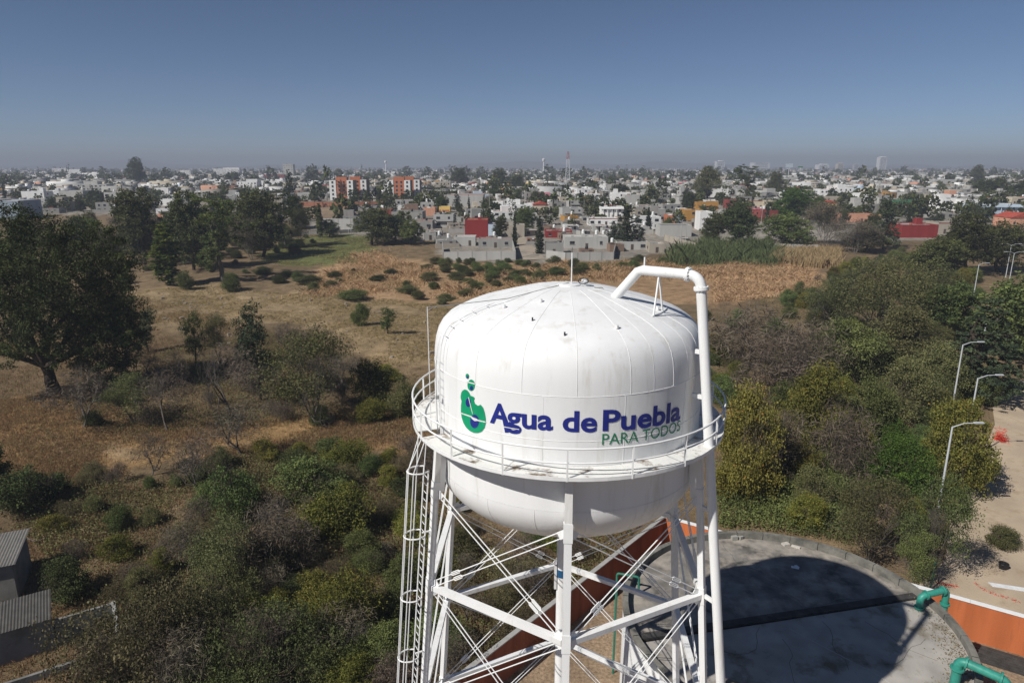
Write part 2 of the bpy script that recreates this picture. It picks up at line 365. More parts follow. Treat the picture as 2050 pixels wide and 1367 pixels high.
# ladder and cage on the leg beside the balcony gap
a = leg_a(-1)
lad = MB()
rail_b = [None, None]
ladder = MB().beam(legp(-1, .4, .40, -.23), legp(-1, 22.6, .40, -.23), .05, .05).build('ladder_rail', WHITE2, tower)
MB().beam(legp(-1, .4, .40, .23), legp(-1, 22.6, .40, .23), .05, .05).build('ladder_rail', WHITE2, tower)
z = .7
while z < 22.5:
    MB().tube([legp(-1, z, .40, -.23), legp(-1, z, .40, .23)], .013, 5).build('rung', WHITE2, ladder); z += .30
for k, z in enumerate(np.arange(2.75, 23.1, 2.48)):
    pts = [legp(-1, z, .40, -.25)] + [legp(-1, z, .62 + .48 * math.sin(t), -.36 * math.cos(t)) for t in np.linspace(0, math.pi, 11)] + [legp(-1, z, .40, .25)]
    MB().tube(pts, .028, 6).build('cage_hoop', WHITE2, tower)
    if k % 2: MB().beam(legp(-1, z, .0, 0), legp(-1, z, .42, 0), .05, .05).build('ladder_bracket', WHITE2, tower)
ztop = np.arange(2.75, 23.1, 2.48)[-1]
for t in np.linspace(0.0, math.pi, 5):
    lo, hi_ = legp(-1, 2.6, .62 + .48 * math.sin(t), -.36 * math.cos(t)), legp(-1, ztop, .62 + .48 * math.sin(t), -.36 * math.cos(t))
    tip = cyl(leg_a(-1) - math.cos(t) * .07, RB + .02, ZDECK + (.0 if .3 < t < 2.8 else -.02))
    MB().tube([lo, hi_, tip], .022, 6).build('cage_bar', WHITE2, tower)
# ladder up the side of the tank and over the dome
la = leg_a(-1) - .045
for s in (-.17, .17):
    da = s / 5.1
    pts = [cyl(la + da, 5.16, ZDECK), cyl(la + da, 5.16, ZSEAM)] + [cyl(la + da, r + .12, ZSEAM + z_ + .06) for r, z_ in dome_prof[1:10]]
    MB().tube(pts[:5] if s < 0 else pts, .014, 5).build('tank_ladder_rail', WHITE2, tower)
for z in np.arange(ZDECK + .3, ZSEAM + .6, .30):
    MB().tube([cyl(la - .045, 5.15, z), cyl(la + .045, 5.15, z)], .010, 5).build('rung', WHITE2, tower)
for r, z_ in ((4.80, 1.2), (4.55, 1.5), (4.2, 1.7), (3.7, 1.93), (3.2, 2.1)):
    MB().tube([cyl(la - .045, r + .1, ZSEAM + z_ + .05), cyl(la + .06, r + .1, ZSEAM + z_ + .05)], .014, 5).build('rung', WHITE2, tower)
MB().tube([cyl(la - .02, 5.42, ZDECK), cyl(la - .02, 5.42, 28.35)], .016, 6).build('guide_post', WHITE2, tower)
MB().tube([cyl(la - .02, 5.42, 28.33), cyl(la + .1, 2.6, dome_z(2.6) + .12), (TX, TY - .1, 28.85)], .014, 5).build('guide_wire', mat('grey_steel', (.25, .25, .25), .5), tower)
MB().box(cyl(la + .01, 5.2, ZDECK + 1.35), (.12, .10, .12)).build('junction_box', mat('grey_steel', (.25, .25, .25), .5), tower)
MB().tube([cyl(la - .08, 5.12, ZDECK), cyl(la - .08, 5.12, ZDECK + 1.9)], .035, 8).build('conduit', WHITE2, tower)
# fill pipe
PA = R(54.3)
def pip(z): return cyl(PA, 5.70 + .122 * (ZDECK - z), z)
ZH = 29.55
top_ = pip(ZH - .42); hub = cyl(PA, 4.55, ZH)
bend = [pip(.3), pip(10), pip(20), top_] + [top_.lerp(hub, 0) * (1 - t) ** 2 + (pip(ZH) * 2 * t * (1 - t)) + hub * t * t for t in np.linspace(.12, .95, 7)] + [hub, cyl(PA, 2.95, ZH), cyl(PA, 2.78, ZH - .06), cyl(PA, 1.85, dome_z(1.9) - .15)]
fp = MB().tube(bend, .168, 20).build('fill_pipe', WHITE, tower, True, 50)
for c, d in ((top_, (pip(10) - top_).normalized()), (hub + (cyl(PA, 5, ZH) - hub) * .05, (cyl(PA, 1, ZH) - cyl(PA, 2, ZH)))):
    MB().tube([c - d * .05, c + d * .05], .245, 20).build('flange', WHITE2, fp, True, 40)
    sx = d.cross(Vector((0.3, .5, .77))).normalized(); sy = d.cross(sx)
    for k in range(12):
        q = c + sx * (.215 * math.cos(k * .5236)) + sy * (.215 * math.sin(k * .5236)); MB().tube([q - d * .08, q + d * .08], .018, 5).build('bolt', WHITE2, fp)
for s in (-.10, .12):
    MB().tube([cyl(PA + .0, 3.55, ZH - .1), cyl(PA + s, 3.6, dome_z(3.6) - .02)], .035, 6).build('pipe_support', WHITE2, fp)
MB().tube([cyl(PA - .12 + t * .09, 3.6, dome_z(3.6) + .03) for t in range(6)], .02, 5).build('support_bar', WHITE2, fp)
MB().tube([cyl(PA, 3.0, ZH + .1), cyl(PA, 3.0, ZH + .45)], .03, 6).build('vent_stub', WHITE2, fp)
for z in (27.0, 25.45, 21.35, 17.9, 13.2):
    q = pip(z); inner = cyl(PA, 5.0, z) if z > 22 else legp(1, z)
    MB().beam(inner, q, .10, .14).build('pipe_bracket', WHITE2, fp)

# lettering and emblem on the tank wall (sheets of paint standing just proud of it)
def cyl_hit(px, py, r=5.0):
    w = ray(px, py); ox, oy = -TX, -TY
    A = w[0] ** 2 + w[1] ** 2; B = 2 * (w[0] * ox + w[1] * oy); C = ox * ox + oy * oy - r * r
    t = (-B - math.sqrt(max(B * B - 4 * A * C, 0))) / (2 * A); x, y = w[0] * t - TX, w[1] * t - TY
    return math.atan2(x, -y), CAM_H + w[2] * t
def wrap(bm, off):
    bmesh.ops.triangulate(bm, faces=bm.faces)
    for _ in range(3):
        long_ = [e for e in bm.edges if abs(e.verts[0].co.x - e.verts[1].co.x) > .14]
        if not long_: break
        bmesh.ops.subdivide_edges(bm, edges=long_, cuts=1); bmesh.ops.triangulate(bm, faces=bm.faces)
    for v in bm.verts: p = cyl(v.co.x / 5.0, 5.0 + off, v.co.y); v.co = (p.x - TX, p.y - TY, p.z)
def paint(name, bm, m, parent, off=.014):
    wrap(bm, off); me = bpy.data.meshes.new(name); bm.to_mesh(me); bm.free(); me.materials.append(m)
    o = bpy.data.objects.new(name, me); COL.objects.link(o); o.parent = parent; WLOC[o.name] = (TX, TY, 0); return o
INK = mat('blue_lettering', (.016, .026, .21), .5, .12, 3.); GREEN = mat('green_lettering', (.004, .29, .13), .5, .1, 2.); GREEN2 = mat('green_small_lettering', (.006, .20, .09), .5, .1, 2.)
WORN = mat('worn_paint', (.70, .70, .69), .6, .1, 6.)
def text_word(s, bold, pl, pr, pbase, cap_px, m, name, shear=0.0):
    """one word set from pixel pl to pr on the baseline row given at both ends"""
    cu = bpy.data.curves.new('word', 'FONT'); cu.body = s; cu.size = 1; cu.offset = bold; cu.resolution_u = 4; cu.shear = shear
    ob = bpy.data.objects.new('word', cu); COL.objects.link(ob); bpy.context.view_layer.update()
    me = bpy.data.meshes.new_from_object(ob.evaluated_get(bpy.context.evaluated_depsgraph_get()))
    bpy.data.objects.remove(ob); bm = bmesh.new(); bm.from_mesh(me); bpy.data.meshes.remove(me)
    xs = [v.co.x for v in bm.verts]; x0, x1 = min(xs), max(xs)
    (a0, z0), (a1, z1) = cyl_hit(pl, pbase[0]), cyl_hit(pr, pbase[1]); zc = cyl_hit(pl, pbase[0] - cap_px)[1] - z0
    capu = .729
    for v in bm.verts:
        t = (v.co.x - x0) / (x1 - x0); v.co.x = 5 * (a0 + (a1 - a0) * t); v.co.y = z0 + (z1 - z0) * t + v.co.y * zc / capu; v.co.z = 0
    left = set(bm.faces)                                 # each letter is a piece of its own
    while left:
        seed = left.pop(); isl = {seed}; todo = [seed]
        while todo:
            f = todo.pop()
            for e in f.edges:
                for g in e.link_faces:
                    if g in left: left.discard(g); isl.add(g); todo.append(g)
        b2 = bmesh.new(); vm = {}
        for f in isl: b2.faces.new([vm.setdefault(v, None) or vm.__setitem__(v, b2.verts.new(v.co)) or vm[v] for v in f.verts])
        paint(name, b2, m, tower)
    bm.free()
zb = cyl_hit(985, 845)[1]
text_word('A', .028, 981, 1022, (844, 853), 42, INK, 'letter')
text_word('gua', .028, 1014, 1107, (851, 860), 42, INK, 'letter')
text_word('de', .028, 1126, 1195, (862, 863), 42, INK, 'letter')
text_word('Puebla', .028, 1206, 1361, (861, 838), 42, INK, 'letter')
text_word('PARA TODOS', -.004, 1205, 1361, (890, 861), 23.5, GREEN2, 'letter')
def flat(pts_px):
    bm = bmesh.new(); vs = []
    for p in pts_px: a_, z_ = cyl_hit(*p); vs.append(bm.verts.new((5 * a_, z_, 0)))
    f = bm.faces.new(vs); bm.normal_update()
    if f.normal.z < 0: f.normal_flip()
    return bm
def zp(x, y): return (900 + x / 4.184, 720 + y / 4.184)
def ell(cx_, cy_, rx, ry, n=28, tilt=0.): return [zp(cx_ + rx * math.cos(t) * math.cos(tilt) - ry * math.sin(t) * math.sin(tilt), cy_ + rx * math.cos(t) * math.sin(tilt) + ry * math.sin(t) * math.cos(tilt)) for t in np.linspace(0, 2 * math.pi, n, endpoint=False)]
paint('letter_tail', flat([zp(*q) for q in [(438, 470), (468, 470), (497, 608), (466, 608)]]), INK, tower, .017)
paint('letter_tail', flat([zp(*q) for q in [(470, 570), (520, 590), (560, 585), (578, 560), (575, 585), (545, 600), (500, 598)]]), INK, tower, .020)
blob = [(95, 305), (100, 275), (112, 256), (130, 247), (150, 254), (166, 274), (178, 300), (205, 310), (213, 322), (206, 340), (214, 366), (240, 384), (262, 375), (282, 398), (296, 440), (304, 490), (304, 530), (294, 572), (270, 600), (238, 612), (205, 610), (170, 594), (140, 565), (117, 525), (103, 480), (97, 430), (98, 380), (103, 345), (96, 325)]
em = paint('emblem', flat([zp(*q) for q in blob]), GREEN, tower)
paint('emblem_spot', flat(ell(160, 357, 22, 38)), INK, em, .020); paint('emblem_spot', flat(ell(213, 515, 37, 57)), INK, em, .020)
em2 = paint('emblem', flat(ell(183, 213, 31, 48)), GREEN, tower); paint('emblem_spot', flat(ell(187, 236, 13, 19)), INK, em2, .020)
em3 = paint('emblem', flat(ell(150, 136, 13, 21)), GREEN, tower); paint('emblem_spot', flat(ell(152, 147, 7, 10)), INK, em3, .020)
for q in ([(93, 437), (185, 468), (215, 492), (306, 516), (306, 525), (215, 504), (185, 480), (93, 446)], [(150, 178), (216, 196), (216, 206), (150, 188)], [(160, 312), (166, 312), (200, 452), (195, 452)], [(178, 470), (232, 492), (250, 508), (215, 512), (190, 492)], [(455, 555), (585, 578), (585, 584), (455, 562)]):
    paint('worn_line', flat([zp(*p) for p in q]), WORN, tower, .026)

# ================================================================== THE ROUND RESERVOIR AND ITS YARD
RCX, RCY, RR, RTOP, RROOF = 16.57, 35.71, 9.75, 6.9, 6.42
res = thing('reservoir', (RCX, RCY, 0), 'low round concrete reservoir with stained flat roof and white outer wall', 'reservoir', where=False)
RC = (RCX, RCY, 0)
MB().lathe([(RR, 0), (RR, RTOP - .25)], RC, 96).build('wall', mat('white_wash', (.78, .78, .77), .8, .05, .8, .2, stain=((.5, .48, .44), .5, .6, .8)), res, True, 40)
RIMC = mat('rim_concrete', (.20, .19, .165), .95, .25, 1.2, .1, .4, 8., stain=((.08, .08, .072), .8, .45, .7))
for k in range(32):                                     # the parapet is cast in short lengths
    a0, a1 = 2 * math.pi * k / 32 + .002, 2 * math.pi * (k + 1) / 32 - .002; j = random.Random(k).uniform(-.015, .015)
    MB().lathe([(RR - .30, RROOF - .1), (RR - .30, RTOP + j), (RR + .05, RTOP + j), (RR + .05, RTOP - .28), (RR - .30, RROOF - .1)], RC, 4, a0, a1).build('parapet_block', RIMC, res)
def disc(side):
    pts = []
    for t in np.linspace(0, 2 * math.pi, 145)[:-1]:
        p = ((RR - .29) * math.sin(t), -(RR - .29) * math.cos(t)); pts.append(p)
    n = (-BD[1], BD[0])
    keep = [p for p in pts if ((p[0] - BO[0]) * n[0] + (p[1] - BO[1]) * n[1]) * side > .02]
    keep.sort(key=lambda p: ((p[0] - BO[0]) * BD[0] + (p[1] - BO[1]) * BD[1]))
    return keep
bA, bB = at(1440, 1255, RROOF), at(1830, 1195, RROOF)
BD = np.array([bB[0] - bA[0], bB[1] - bA[1]]); BD = BD / np.linalg.norm(BD); BO = np.array([bA[0] - RCX, bA[1] - RCY])
far = disc(1); near = disc(-1)
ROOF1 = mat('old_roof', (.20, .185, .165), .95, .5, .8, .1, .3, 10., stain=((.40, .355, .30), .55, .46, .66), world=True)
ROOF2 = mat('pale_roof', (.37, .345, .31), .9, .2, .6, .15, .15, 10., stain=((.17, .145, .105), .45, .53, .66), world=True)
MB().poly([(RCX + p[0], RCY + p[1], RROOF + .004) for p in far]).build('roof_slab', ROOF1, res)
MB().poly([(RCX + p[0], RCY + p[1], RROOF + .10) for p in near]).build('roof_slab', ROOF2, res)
ends = []
for s in (-1, 1):
    o_ = BO; bq = o_ @ BD; cq = o_ @ o_ - (RR - .3) ** 2; t = -bq + s * math.sqrt(bq * bq - cq); ends.append(o_ + BD * t)
MB().beam((RCX + ends[0][0], RCY + ends[0][1], RROOF + .12), (RCX + ends[1][0], RCY + ends[1][1], RROOF + .06), .5, .20).build('divider_beam', mat('divider_dark', (.055, .052, .05), .95, .4, 1.5, stain=((.12, .11, .10), .8, .55, .75), world=True), res)  # dark band with paler blotches between the two roof slabs
MB().tube([at(1580, 1258, RROOF + .13), at(1760, 1352, RROOF + .13), at(1800, 1380, RROOF + .13)], .012, 5).build('roof_cable', mat('grey_cable', (.45, .45, .45), .6), res)
CRK = mat('crack', (.10, .09, .08), .95)
_cr = random.Random(3)
for k in range(11):                                     # cracks and tar joints wandering over the roof
    a_ = _cr.uniform(0, 6.28); r_ = _cr.uniform(1.5, 8.2); x_, y_ = RCX + r_ * math.cos(a_), RCY + r_ * math.sin(a_); h_ = _cr.uniform(0, 6.28); pts_ = []
    for q in range(7):
        if math.hypot(x_ - RCX, y_ - RCY) > RR - .5: break
        side_ = (x_ - RCX - BO[0]) * -BD[1] + (y_ - RCY - BO[1]) * BD[0]; pts_.append((x_, y_, RROOF + (.008 if side_ > 0 else .104))); h_ += _cr.uniform(-.6, .6); x_ += .7 * math.cos(h_); y_ += .7 * math.sin(h_)
    if len(pts_) > 2: MB().tube(pts_, .010, 4).build('roof_crack', CRK, res)
CAPC = mat('coping', (.36, .35, .33), .9, .12, 2.)
BRICKSHADE = mat('shaded_brick_wall', (.25, .085, .05), .9, .22, .9, .1, .35, 14., stain=((.16, .055, .035), 1.5, .5, .75), streak=True)  # brick of the face turned from the sun, shade put into the darker colour
ORNG = mat('orange_wall', (.46, .135, .05), .9, .2, .8, .1, .3, 14., stain=((.30, .10, .045), 1.2, .55, .8), streak=True)
WH, WT = 2.93, .24
def yard_wall(p0, p1, m, label, cap):
    root = thing('compound_wall', (p0[0], p0[1], 0), label, 'wall', where=False); d = np.array(p1) - np.array(p0); L_ = np.linalg.norm(d); d /= L_; n = int(L_ // 3.1)
    for k in range(n):
        a_ = np.array(p0) + d * (L_ * k / n + .06); e_ = np.array(p0) + d * (L_ * (k + 1) / n - .06)
        MB().beam((*a_, WH / 2), (*e_, WH / 2), WT, WH).build('wall_panel', m, root)
        q = np.array(p0) + d * (L_ * (k + 1) / n)
        MB().box((q[0], q[1], WH / 2), (.14, WT - .02, WH - .01), math.atan2(d[1], d[0])).build('wall_joint', m, root)
        MB().beam((*a_, WH + .05), (*(e_ + d * .11), WH + .05), WT + .12, .09).build('coping', cap, root)
yard_wall((-18, 17.9), (13.36, 54.62), BRICKSHADE, 'long shade-darkened red brick yard wall with grey coping running past the tower legs', CAPC)
yard_wall((13.5, 54.8), (60, 25.2), ORNG, 'sunlit orange yard wall with white coping behind the round reservoir', WHITE2)
# green pipework
TEAL = mat('teal_paint', (.035, .25, .19), .45, .14, 5., .4, stain=((.10, .16, .12), 2., .6, .8)); TEALD = mat('dark_green_paint', (.03, .165, .115), .5, .2, 5.)
def rounded(pts, r=.3, n=5):
    out = [Vector(pts[0])]
    for i in range(1, len(pts) - 1):
        p, q, s = Vector(pts[i - 1]), Vector(pts[i]), Vector(pts[i + 1]); a_ = q + (p - q).normalized() * r; b2 = q + (s - q).normalized() * r
        for t in np.linspace(0, 1, n): out.append(a_ * (1 - t) ** 2 + q * (2 * t * (1 - t)) + b2 * t * t)
    return out + [Vector(pts[-1])]
def pipe(label, pts, r, m, nm='overflow_pipe', fl=()):
    t = thing(nm, tuple(pts[0]), label, 'pipe', where=False, aim=pts[1]); MB().tube(rounded(pts, max(.18, r * 1.7)), r, 14).build('pipe_run', m, t, True, 50)
    for i, f in fl:
        a_, b2 = Vector(pts[i]), Vector(pts[i + 1]); c = a_.lerp(b2, f); d = (b2 - a_).normalized(); MB().tube([c - d * .05, c + d * .05], r * 1.45, 14).build('flange', m, t, True, 40)
    return t
q0 = at(1839, 1222, RROOF); q1 = at(1888, 1200, RTOP)
ang = math.atan2(q0[1] - RCY, q0[0] - RCX); ux, uy = math.cos(ang), math.sin(ang)
pipe('short teal elbow pipe crossing the reservoir rim beside the orange wall', [(q0[0], q0[1], RROOF), (q0[0], q0[1], RTOP + .55), (RCX + ux * 10.3, RCY + uy * 10.3, RTOP + .85), (RCX + ux * 10.35, RCY + uy * 10.35, 5.3)], .20, TEAL, fl=((0, .25), (1, .2), (1, .85), (2, .4)))
q0 = at(1916, 1385, RROOF); ang = math.atan2(q0[1] - RCY, q0[0] - RCX) + .03; ux, uy = math.cos(ang), math.sin(ang); r0 = 8.6
pipe('large teal pipe arching over the reservoir rim at the bottom corner', [(RCX + ux * r0, RCY + uy * r0, RROOF), (RCX + ux * r0, RCY + uy * r0, RTOP + 1.25), (RCX + ux * 10.75, RCY + uy * 10.75, RTOP + 1.05), (RCX + ux * 10.75, RCY + uy * 10.75, .1)], .235, TEAL, fl=((0, .7), (1, .15), (1, .85), (2, .12)))
pb = at(1227, 1347, 0.0); ang = math.atan2(pb[1] - RCY, pb[0] - RCX); ux, uy = math.cos(ang), math.sin(ang); pr_ = max(math.hypot(pb[0] - RCX, pb[1] - RCY), RR + .35)
pipe('thin dark green standpipe bent over the reservoir rim beside the brick wall', [(RCX + ux * pr_, RCY + uy * pr_, 0), (RCX + ux * pr_, RCY + uy * pr_, 7.6), (RCX + ux * 8.9, RCY + uy * 8.9, 7.6), (RCX + ux * 8.9, RCY + uy * 8.9, RROOF)], .075, TEALD, 'standpipe', fl=((0, .85), (1, .5)))
# odds and ends on the roof and in the yard
def heap(name, p, label, cat, parts, m):
    t = thing(name, tuple(p), label, cat, where=False)
    for nm, dx, dy, sx, sy, sz, rz in parts: MB().box((p[0] + dx, p[1] + dy, p[2] + sz / 2), (sx, sy, sz), rz).build(nm, m, t)
bx = at(1470, 1080, RROOF + .01); heap('concrete_block', bx, 'loose concrete block by the far parapet of the reservoir', 'block', [('block', 0, 0, .45, .25, .3, .2), ('half_block', .5, .1, .3, .25, .25, .5)], CONC)
bx = at(1573, 1090, RROOF + .01); heap('rubble_block', bx, 'pale broken slabs lying on the reservoir roof near the rim', 'rubble', [('slab', 0, 0, .5, .35, .12, .3), ('slab', .6, -.35, .6, .2, .1, -.6), ('slab', .2, .5, .3, .5, .1, 1.)], mat('pale_stone', (.5, .47, .42), .9, .15, 4.))
bx = at(1592, 1136, RROOF + .01); heap('plastic_sheet', bx, 'small white scrap lying in the tank shadow on the roof', 'scrap', [('scrap', 0, 0, .5, .22, .04, -.4), ('scrap', .15, .1, .2, .3, .05, .3)], WHITE2)
PANEL = mat('gap_shade', (.05, .052, .05), .6, .3, 2.)  # near-black colour stands in for the shade between wall and reservoir
sr = thing('shade_sheet', tuple(at(2010, 1322, 0)), 'dark corrugated sheets standing in for the shaded gap along the orange wall foot', 'shade strip', where=False)
sp = np.array(at(1985, 1305, 0)); wd = np.array([46.5, -29.6, 0]) / np.hypot(46.5, 29.6); wn_ = np.array([-wd[1], wd[0], 0])
for k in range(7):
    o0 = np.array([13.5, 54.8, .06]) + wd * 22.0 - wn_ * (.55 + .30 * k)
    MB().beam(o0, o0 + wd * 14, .24, .05 + .03 * (k % 2)).build('sheet_rib', PANEL, sr)

# ================================================================== PLANTS: one of each kind, then copies
BARK = mat('bark', (.055, .043, .033), .95, .3, 3., .1, .4, 12.); BARKG = mat('grey_bark', (.12, .104, .09), .95, .25, 3., .1); TWIG = mat('dry_twig', (.135, .108, .083), .95, .3, 2., .1)
L_DARK = leaf_mat('leaf_dark', (0.0287, 0.0359, 0.0158), (0.1150, 0.1323, 0.0431), .20)
L_GREEN = leaf_mat('leaf_green', (0.0551, 0.0745, 0.0276), (0.1944, 0.2350, 0.0728), .25)
L_YEL = leaf_mat('leaf_yellow_green', (0.0786, 0.0829, 0.0200), (0.2860, 0.2789, 0.0601), .28, (0.3432, 0.2145, 0.0429))
L_OLIVE = leaf_mat('leaf_olive', (.072, .076, .030), (.215, .218, .088), .28)
L_GREY = leaf_mat('leaf_grey_brown', (.090, .073, .054), (.20, .165, .12), .12)
L_PINE = leaf_mat('leaf_conifer', (0.0202, 0.0336, 0.0202), (0.0874, 0.1109, 0.0538), .12)
L_BRIGHT = leaf_mat('leaf_bright', (0.0372, 0.0715, 0.0129), (0.1716, 0.2360, 0.0400), .25)
L_VINE = leaf_mat('leaf_vine', (0.0563, 0.0547, 0.0274), (0.2415, 0.2012, 0.0998), .2)

def leaf_quads(P, size, rng, aspect=.55, droop=0.0, dirs=None):
    n = len(P); a = rng.normal(size=(n, 3)); a[:, 2] = a[:, 2] * .8 - droop
    if dirs is not None: a = a * .45 + dirs
    a /= np.linalg.norm(a, axis=1)[:, None] + 1e-9
    b = np.cross(a, rng.normal(size=(n, 3))); b /= np.linalg.norm(b, axis=1)[:, None] + 1e-9
    s = (size * rng.uniform(.6, 1.35, n))[:, None]
    V = np.stack([P - a * s, P + b * s * aspect, P + a * s, P - b * s * aspect], 1).reshape(-1, 3)
    return V, np.arange(4 * n).reshape(n, 4)
def clump_points(blobs, n, rng, shell=.5, clump=.24, per=26):
    """points in little clumps spread through the outer part of a set of ellipsoids, with gaps left between them"""
    vol = np.array([b[3] * b[4] * b[5] for b in blobs]) ** .72; vol = vol / vol.sum(); out = []; tint = []
    for b, w in zip(blobs, vol):
        k = max(2, int(n * w / per)); d = rng.normal(size=(k, 3)); d /= np.linalg.norm(d, axis=1)[:, None]
        r = rng.uniform(shell, 1.02, k) ** .8; r *= 1 + .12 * rng.normal(size=k)
        c = np.array(b[:3]) + d * r[:, None] * np.array(b[3:6]); rad = clump * (b[3] * b[4] * b[5]) ** (1 / 3)
        m = rng.integers(int(per * .6), int(per * 1.4), k); ids = np.repeat(np.arange(k), m)
        p = c[ids] + rng.normal(size=(len(ids), 3)) * rad * np.array([.62, .62, .42]); out.append(p)
        tint.append(np.clip(rng.uniform(.12, .82, k)[ids] + rng.normal(size=len(ids)) * .16, 0, 1))
    return np.concatenate(out), np.concatenate(tint)
def crown_mesh(name, blobs, n, size, seed, **kw):
    rng = np.random.default_rng(seed); asp = kw.pop('aspect', .55); dr = kw.pop('droop', 0.)
    P, t = clump_points(blobs, n, rng, **kw); P[:, 2] = np.maximum(P[:, 2], .05)
    V, F = leaf_quads(P, size, rng, asp, dr); return np_mesh(name, V, F, np.repeat(t, 4))
def np_tubes(segs, n=5):
    """segs: rows of x0 y0 z0 r0 x1 y1 z1 r1 -> tapered tubes"""
    S = np.asarray(segs, float); a = S[:, :3]; b = S[:, 4:7]; d = b - a; d /= np.linalg.norm(d, axis=1)[:, None] + 1e-9
    ref = np.where(np.abs(d[:, 2:3]) < .9, [[0, 0, 1.]], [[1., 0, 0]]); x = np.cross(d, ref); x /= np.linalg.norm(x, axis=1)[:, None]; y = np.cross(x, d)
    m = len(S); V = np.zeros((m, 2, n, 3))
    for k in range(n):
        c, s = math.cos(2 * math.pi * k / n), math.sin(2 * math.pi * k / n); o = x * c + y * s
        V[:, 0, k] = a + o * S[:, 3:4]; V[:, 1, k] = b + o * S[:, 7:8]
    i = np.arange(m)[:, None] * 2 * n; k = np.arange(n)[None]; k2 = (k + 1) % n
    F = np.stack([i + k, i + k2, i + n + k2, i + n + k], -1).reshape(-1, 4); return V.reshape(-1, 3), F
def limb(p, q, r0, r1, rng, n=4, wob=.12):
    p, q = np.array(p, float), np.array(q, float); L_ = np.linalg.norm(q - p); prev = p; out = []; rp = r0
    for i in range(1, n + 1):
        t = i / n; x = p + (q - p) * t + (rng.normal(size=3) * wob * L_ / n if i < n else 0); r = r0 + (r1 - r0) * t
        out.append([*prev, rp, *x, r]); prev, rp = x, r
    return out
def trunk_mesh(name, h, r, blobs, seed, fork=.35, n=5, lean=.03):
    rng = np.random.default_rng(seed); top = np.array([rng.normal() * lean * h, rng.normal() * lean * h, h * fork]); S = limb((0, 0, -.3), top, r * 1.25, r * .8, rng)
    for b in blobs:
        c = np.array(b[:3]); S += limb(top, c, r * .5, r * .10, rng, 4, .2)
        for _ in range(2): S += limb(c, c + rng.normal(size=3) * np.array(b[3:6]) * .55, r * .12, r * .03, rng, 2)
    V, F = np_tubes(S, n); return np_mesh(name, V, F, smooth=True)
def twig_mesh(name, h, w, seed, stems=5, depth=4, r=.05, up=.5, root1=True, first=.34):
    """a leafless bush or tree: stems that fork again and again"""
    rng = np.random.default_rng(seed); S = []
    def grow(p, d, L_, r_, k):
        q = p + d * L_; S.append([*p, r_, *q, r_ * .68])
        if k == 0: return
        for _ in range(rng.integers(2, 4)):
            e = d + rng.normal(size=3) * .58; e[2] += up * .22; e /= np.linalg.norm(e); grow(q, e, L_ * rng.uniform(.62, .86), r_ * .62, k - 1)
    for _ in range(stems):
        d = np.array([rng.normal() * .5, rng.normal() * .5, 1.]); d /= np.linalg.norm(d); grow(np.array([0, 0, -.1]) if root1 else np.array([rng.normal() * .1 * w, rng.normal() * .1 * w, -.1]), d, first, r, depth)
    S = np.array(S); hh = S[:, 6].max(); ww = np.abs(S[:, [4, 5]]).max()
    for c in (0, 4): S[:, c:c + 2] *= w / 2 / ww; S[:, c + 2] *= h / hh
    V, F = np_tubes(S, 3); return np_mesh(name, V, F)
def rblobs(rng, n, h0, h1, w, rmin, rmax, flat=.75):
    out = []
    for i in range(n):
        z = h0 + (h1 - h0) * (i + .5) / n; t = (z - h0) / (h1 - h0); rad = w * (.62 * math.sin(math.pi * min(1, .25 + t * .72))); a = rng.uniform(0, 6.28) + i * 2.4
        r = rng.uniform(rmin, rmax); out.append((rad * math.cos(a), rad * math.sin(a), z, r, r, r * flat))
    return out
PROTO = {}                                             # kind -> (height, width, trunk mesh, crown mesh, bark)
def add_proto(key, h, w, tm, cm, bark):
    tm.materials.append(bark); cm.materials.append(L_GREEN); PROTO.setdefault(key, []).append((h, w, tm, cm))
_r = np.random.default_rng(11)
for s in range(4):                                     # round broadleaf trees
    bl = rblobs(_r, 13, 2.6, 9.8, 4.4, 2.0, 3.0, .85); add_proto('broad', 12, 10, trunk_mesh('trunk', 12, .28, bl[::2], s), crown_mesh('crown', bl, 15000, .19, 20 + s, per=44), BARK)
for s in range(2):                                     # poplars
    bl = [(_r.normal() * .25, _r.normal() * .25, z, 1.15 - .6 * abs(z - 5) / 7, 1.15 - .6 * abs(z - 5) / 7, 1.5) for z in np.arange(1.4, 11.6, .8)]
    add_proto('poplar', 12.5, 3.2, trunk_mesh('trunk', 12, .16, bl[::3], s, .3), crown_mesh('crown', bl, 12000, .16, 30 + s, shell=.35, per=40), BARKG)
for s in range(2):                                     # cypresses
    bl = [(0, 0, z, 1.05 * (1 - z / 12.6) ** .6 * min(1, .5 + z / 3), 1.05 * (1 - z / 12.6) ** .6 * min(1, .5 + z / 3), 1.0) for z in np.arange(.9, 12.1, .6)]
    add_proto('cypress', 12.6, 2.3, trunk_mesh('trunk', 12, .14, bl[-2:], s, .1), crown_mesh('crown', bl, 6000, .15, 40 + s, shell=.55, per=20, droop=-.6), BARK)
for s in range(2):                                     # feathery conifers
    bl = []
    for z in np.arange(1.6, 11.8, .75):
        rad = 3.3 * (1 - z / 12.6) ** .75
        for k in range(4): a = _r.uniform(0, 6.28); bl.append((rad * .62 * math.cos(a), rad * .62 * math.sin(a), z + _r.normal() * .3, rad * .42 + .25, rad * .42 + .25, .8))
    add_proto('conifer', 12.6, 7, trunk_mesh('trunk', 12, .22, bl[::6], s, .5), crown_mesh('crown', bl, 10000, .19, 50 + s, per=24, aspect=.3), BARK)
bl = []                                                # tiered cedar
for i, z in enumerate(np.arange(2.4, 13.2, 1.15)):
    rad = 5.2 * (1 - z / 14.5) ** .8
    for k in range(7): a = k * .9 + i; bl.append((rad * .66 * math.cos(a), rad * .66 * math.sin(a), z - .3 * (k % 2), rad * .34 + .2, rad * .34 + .2, .38))
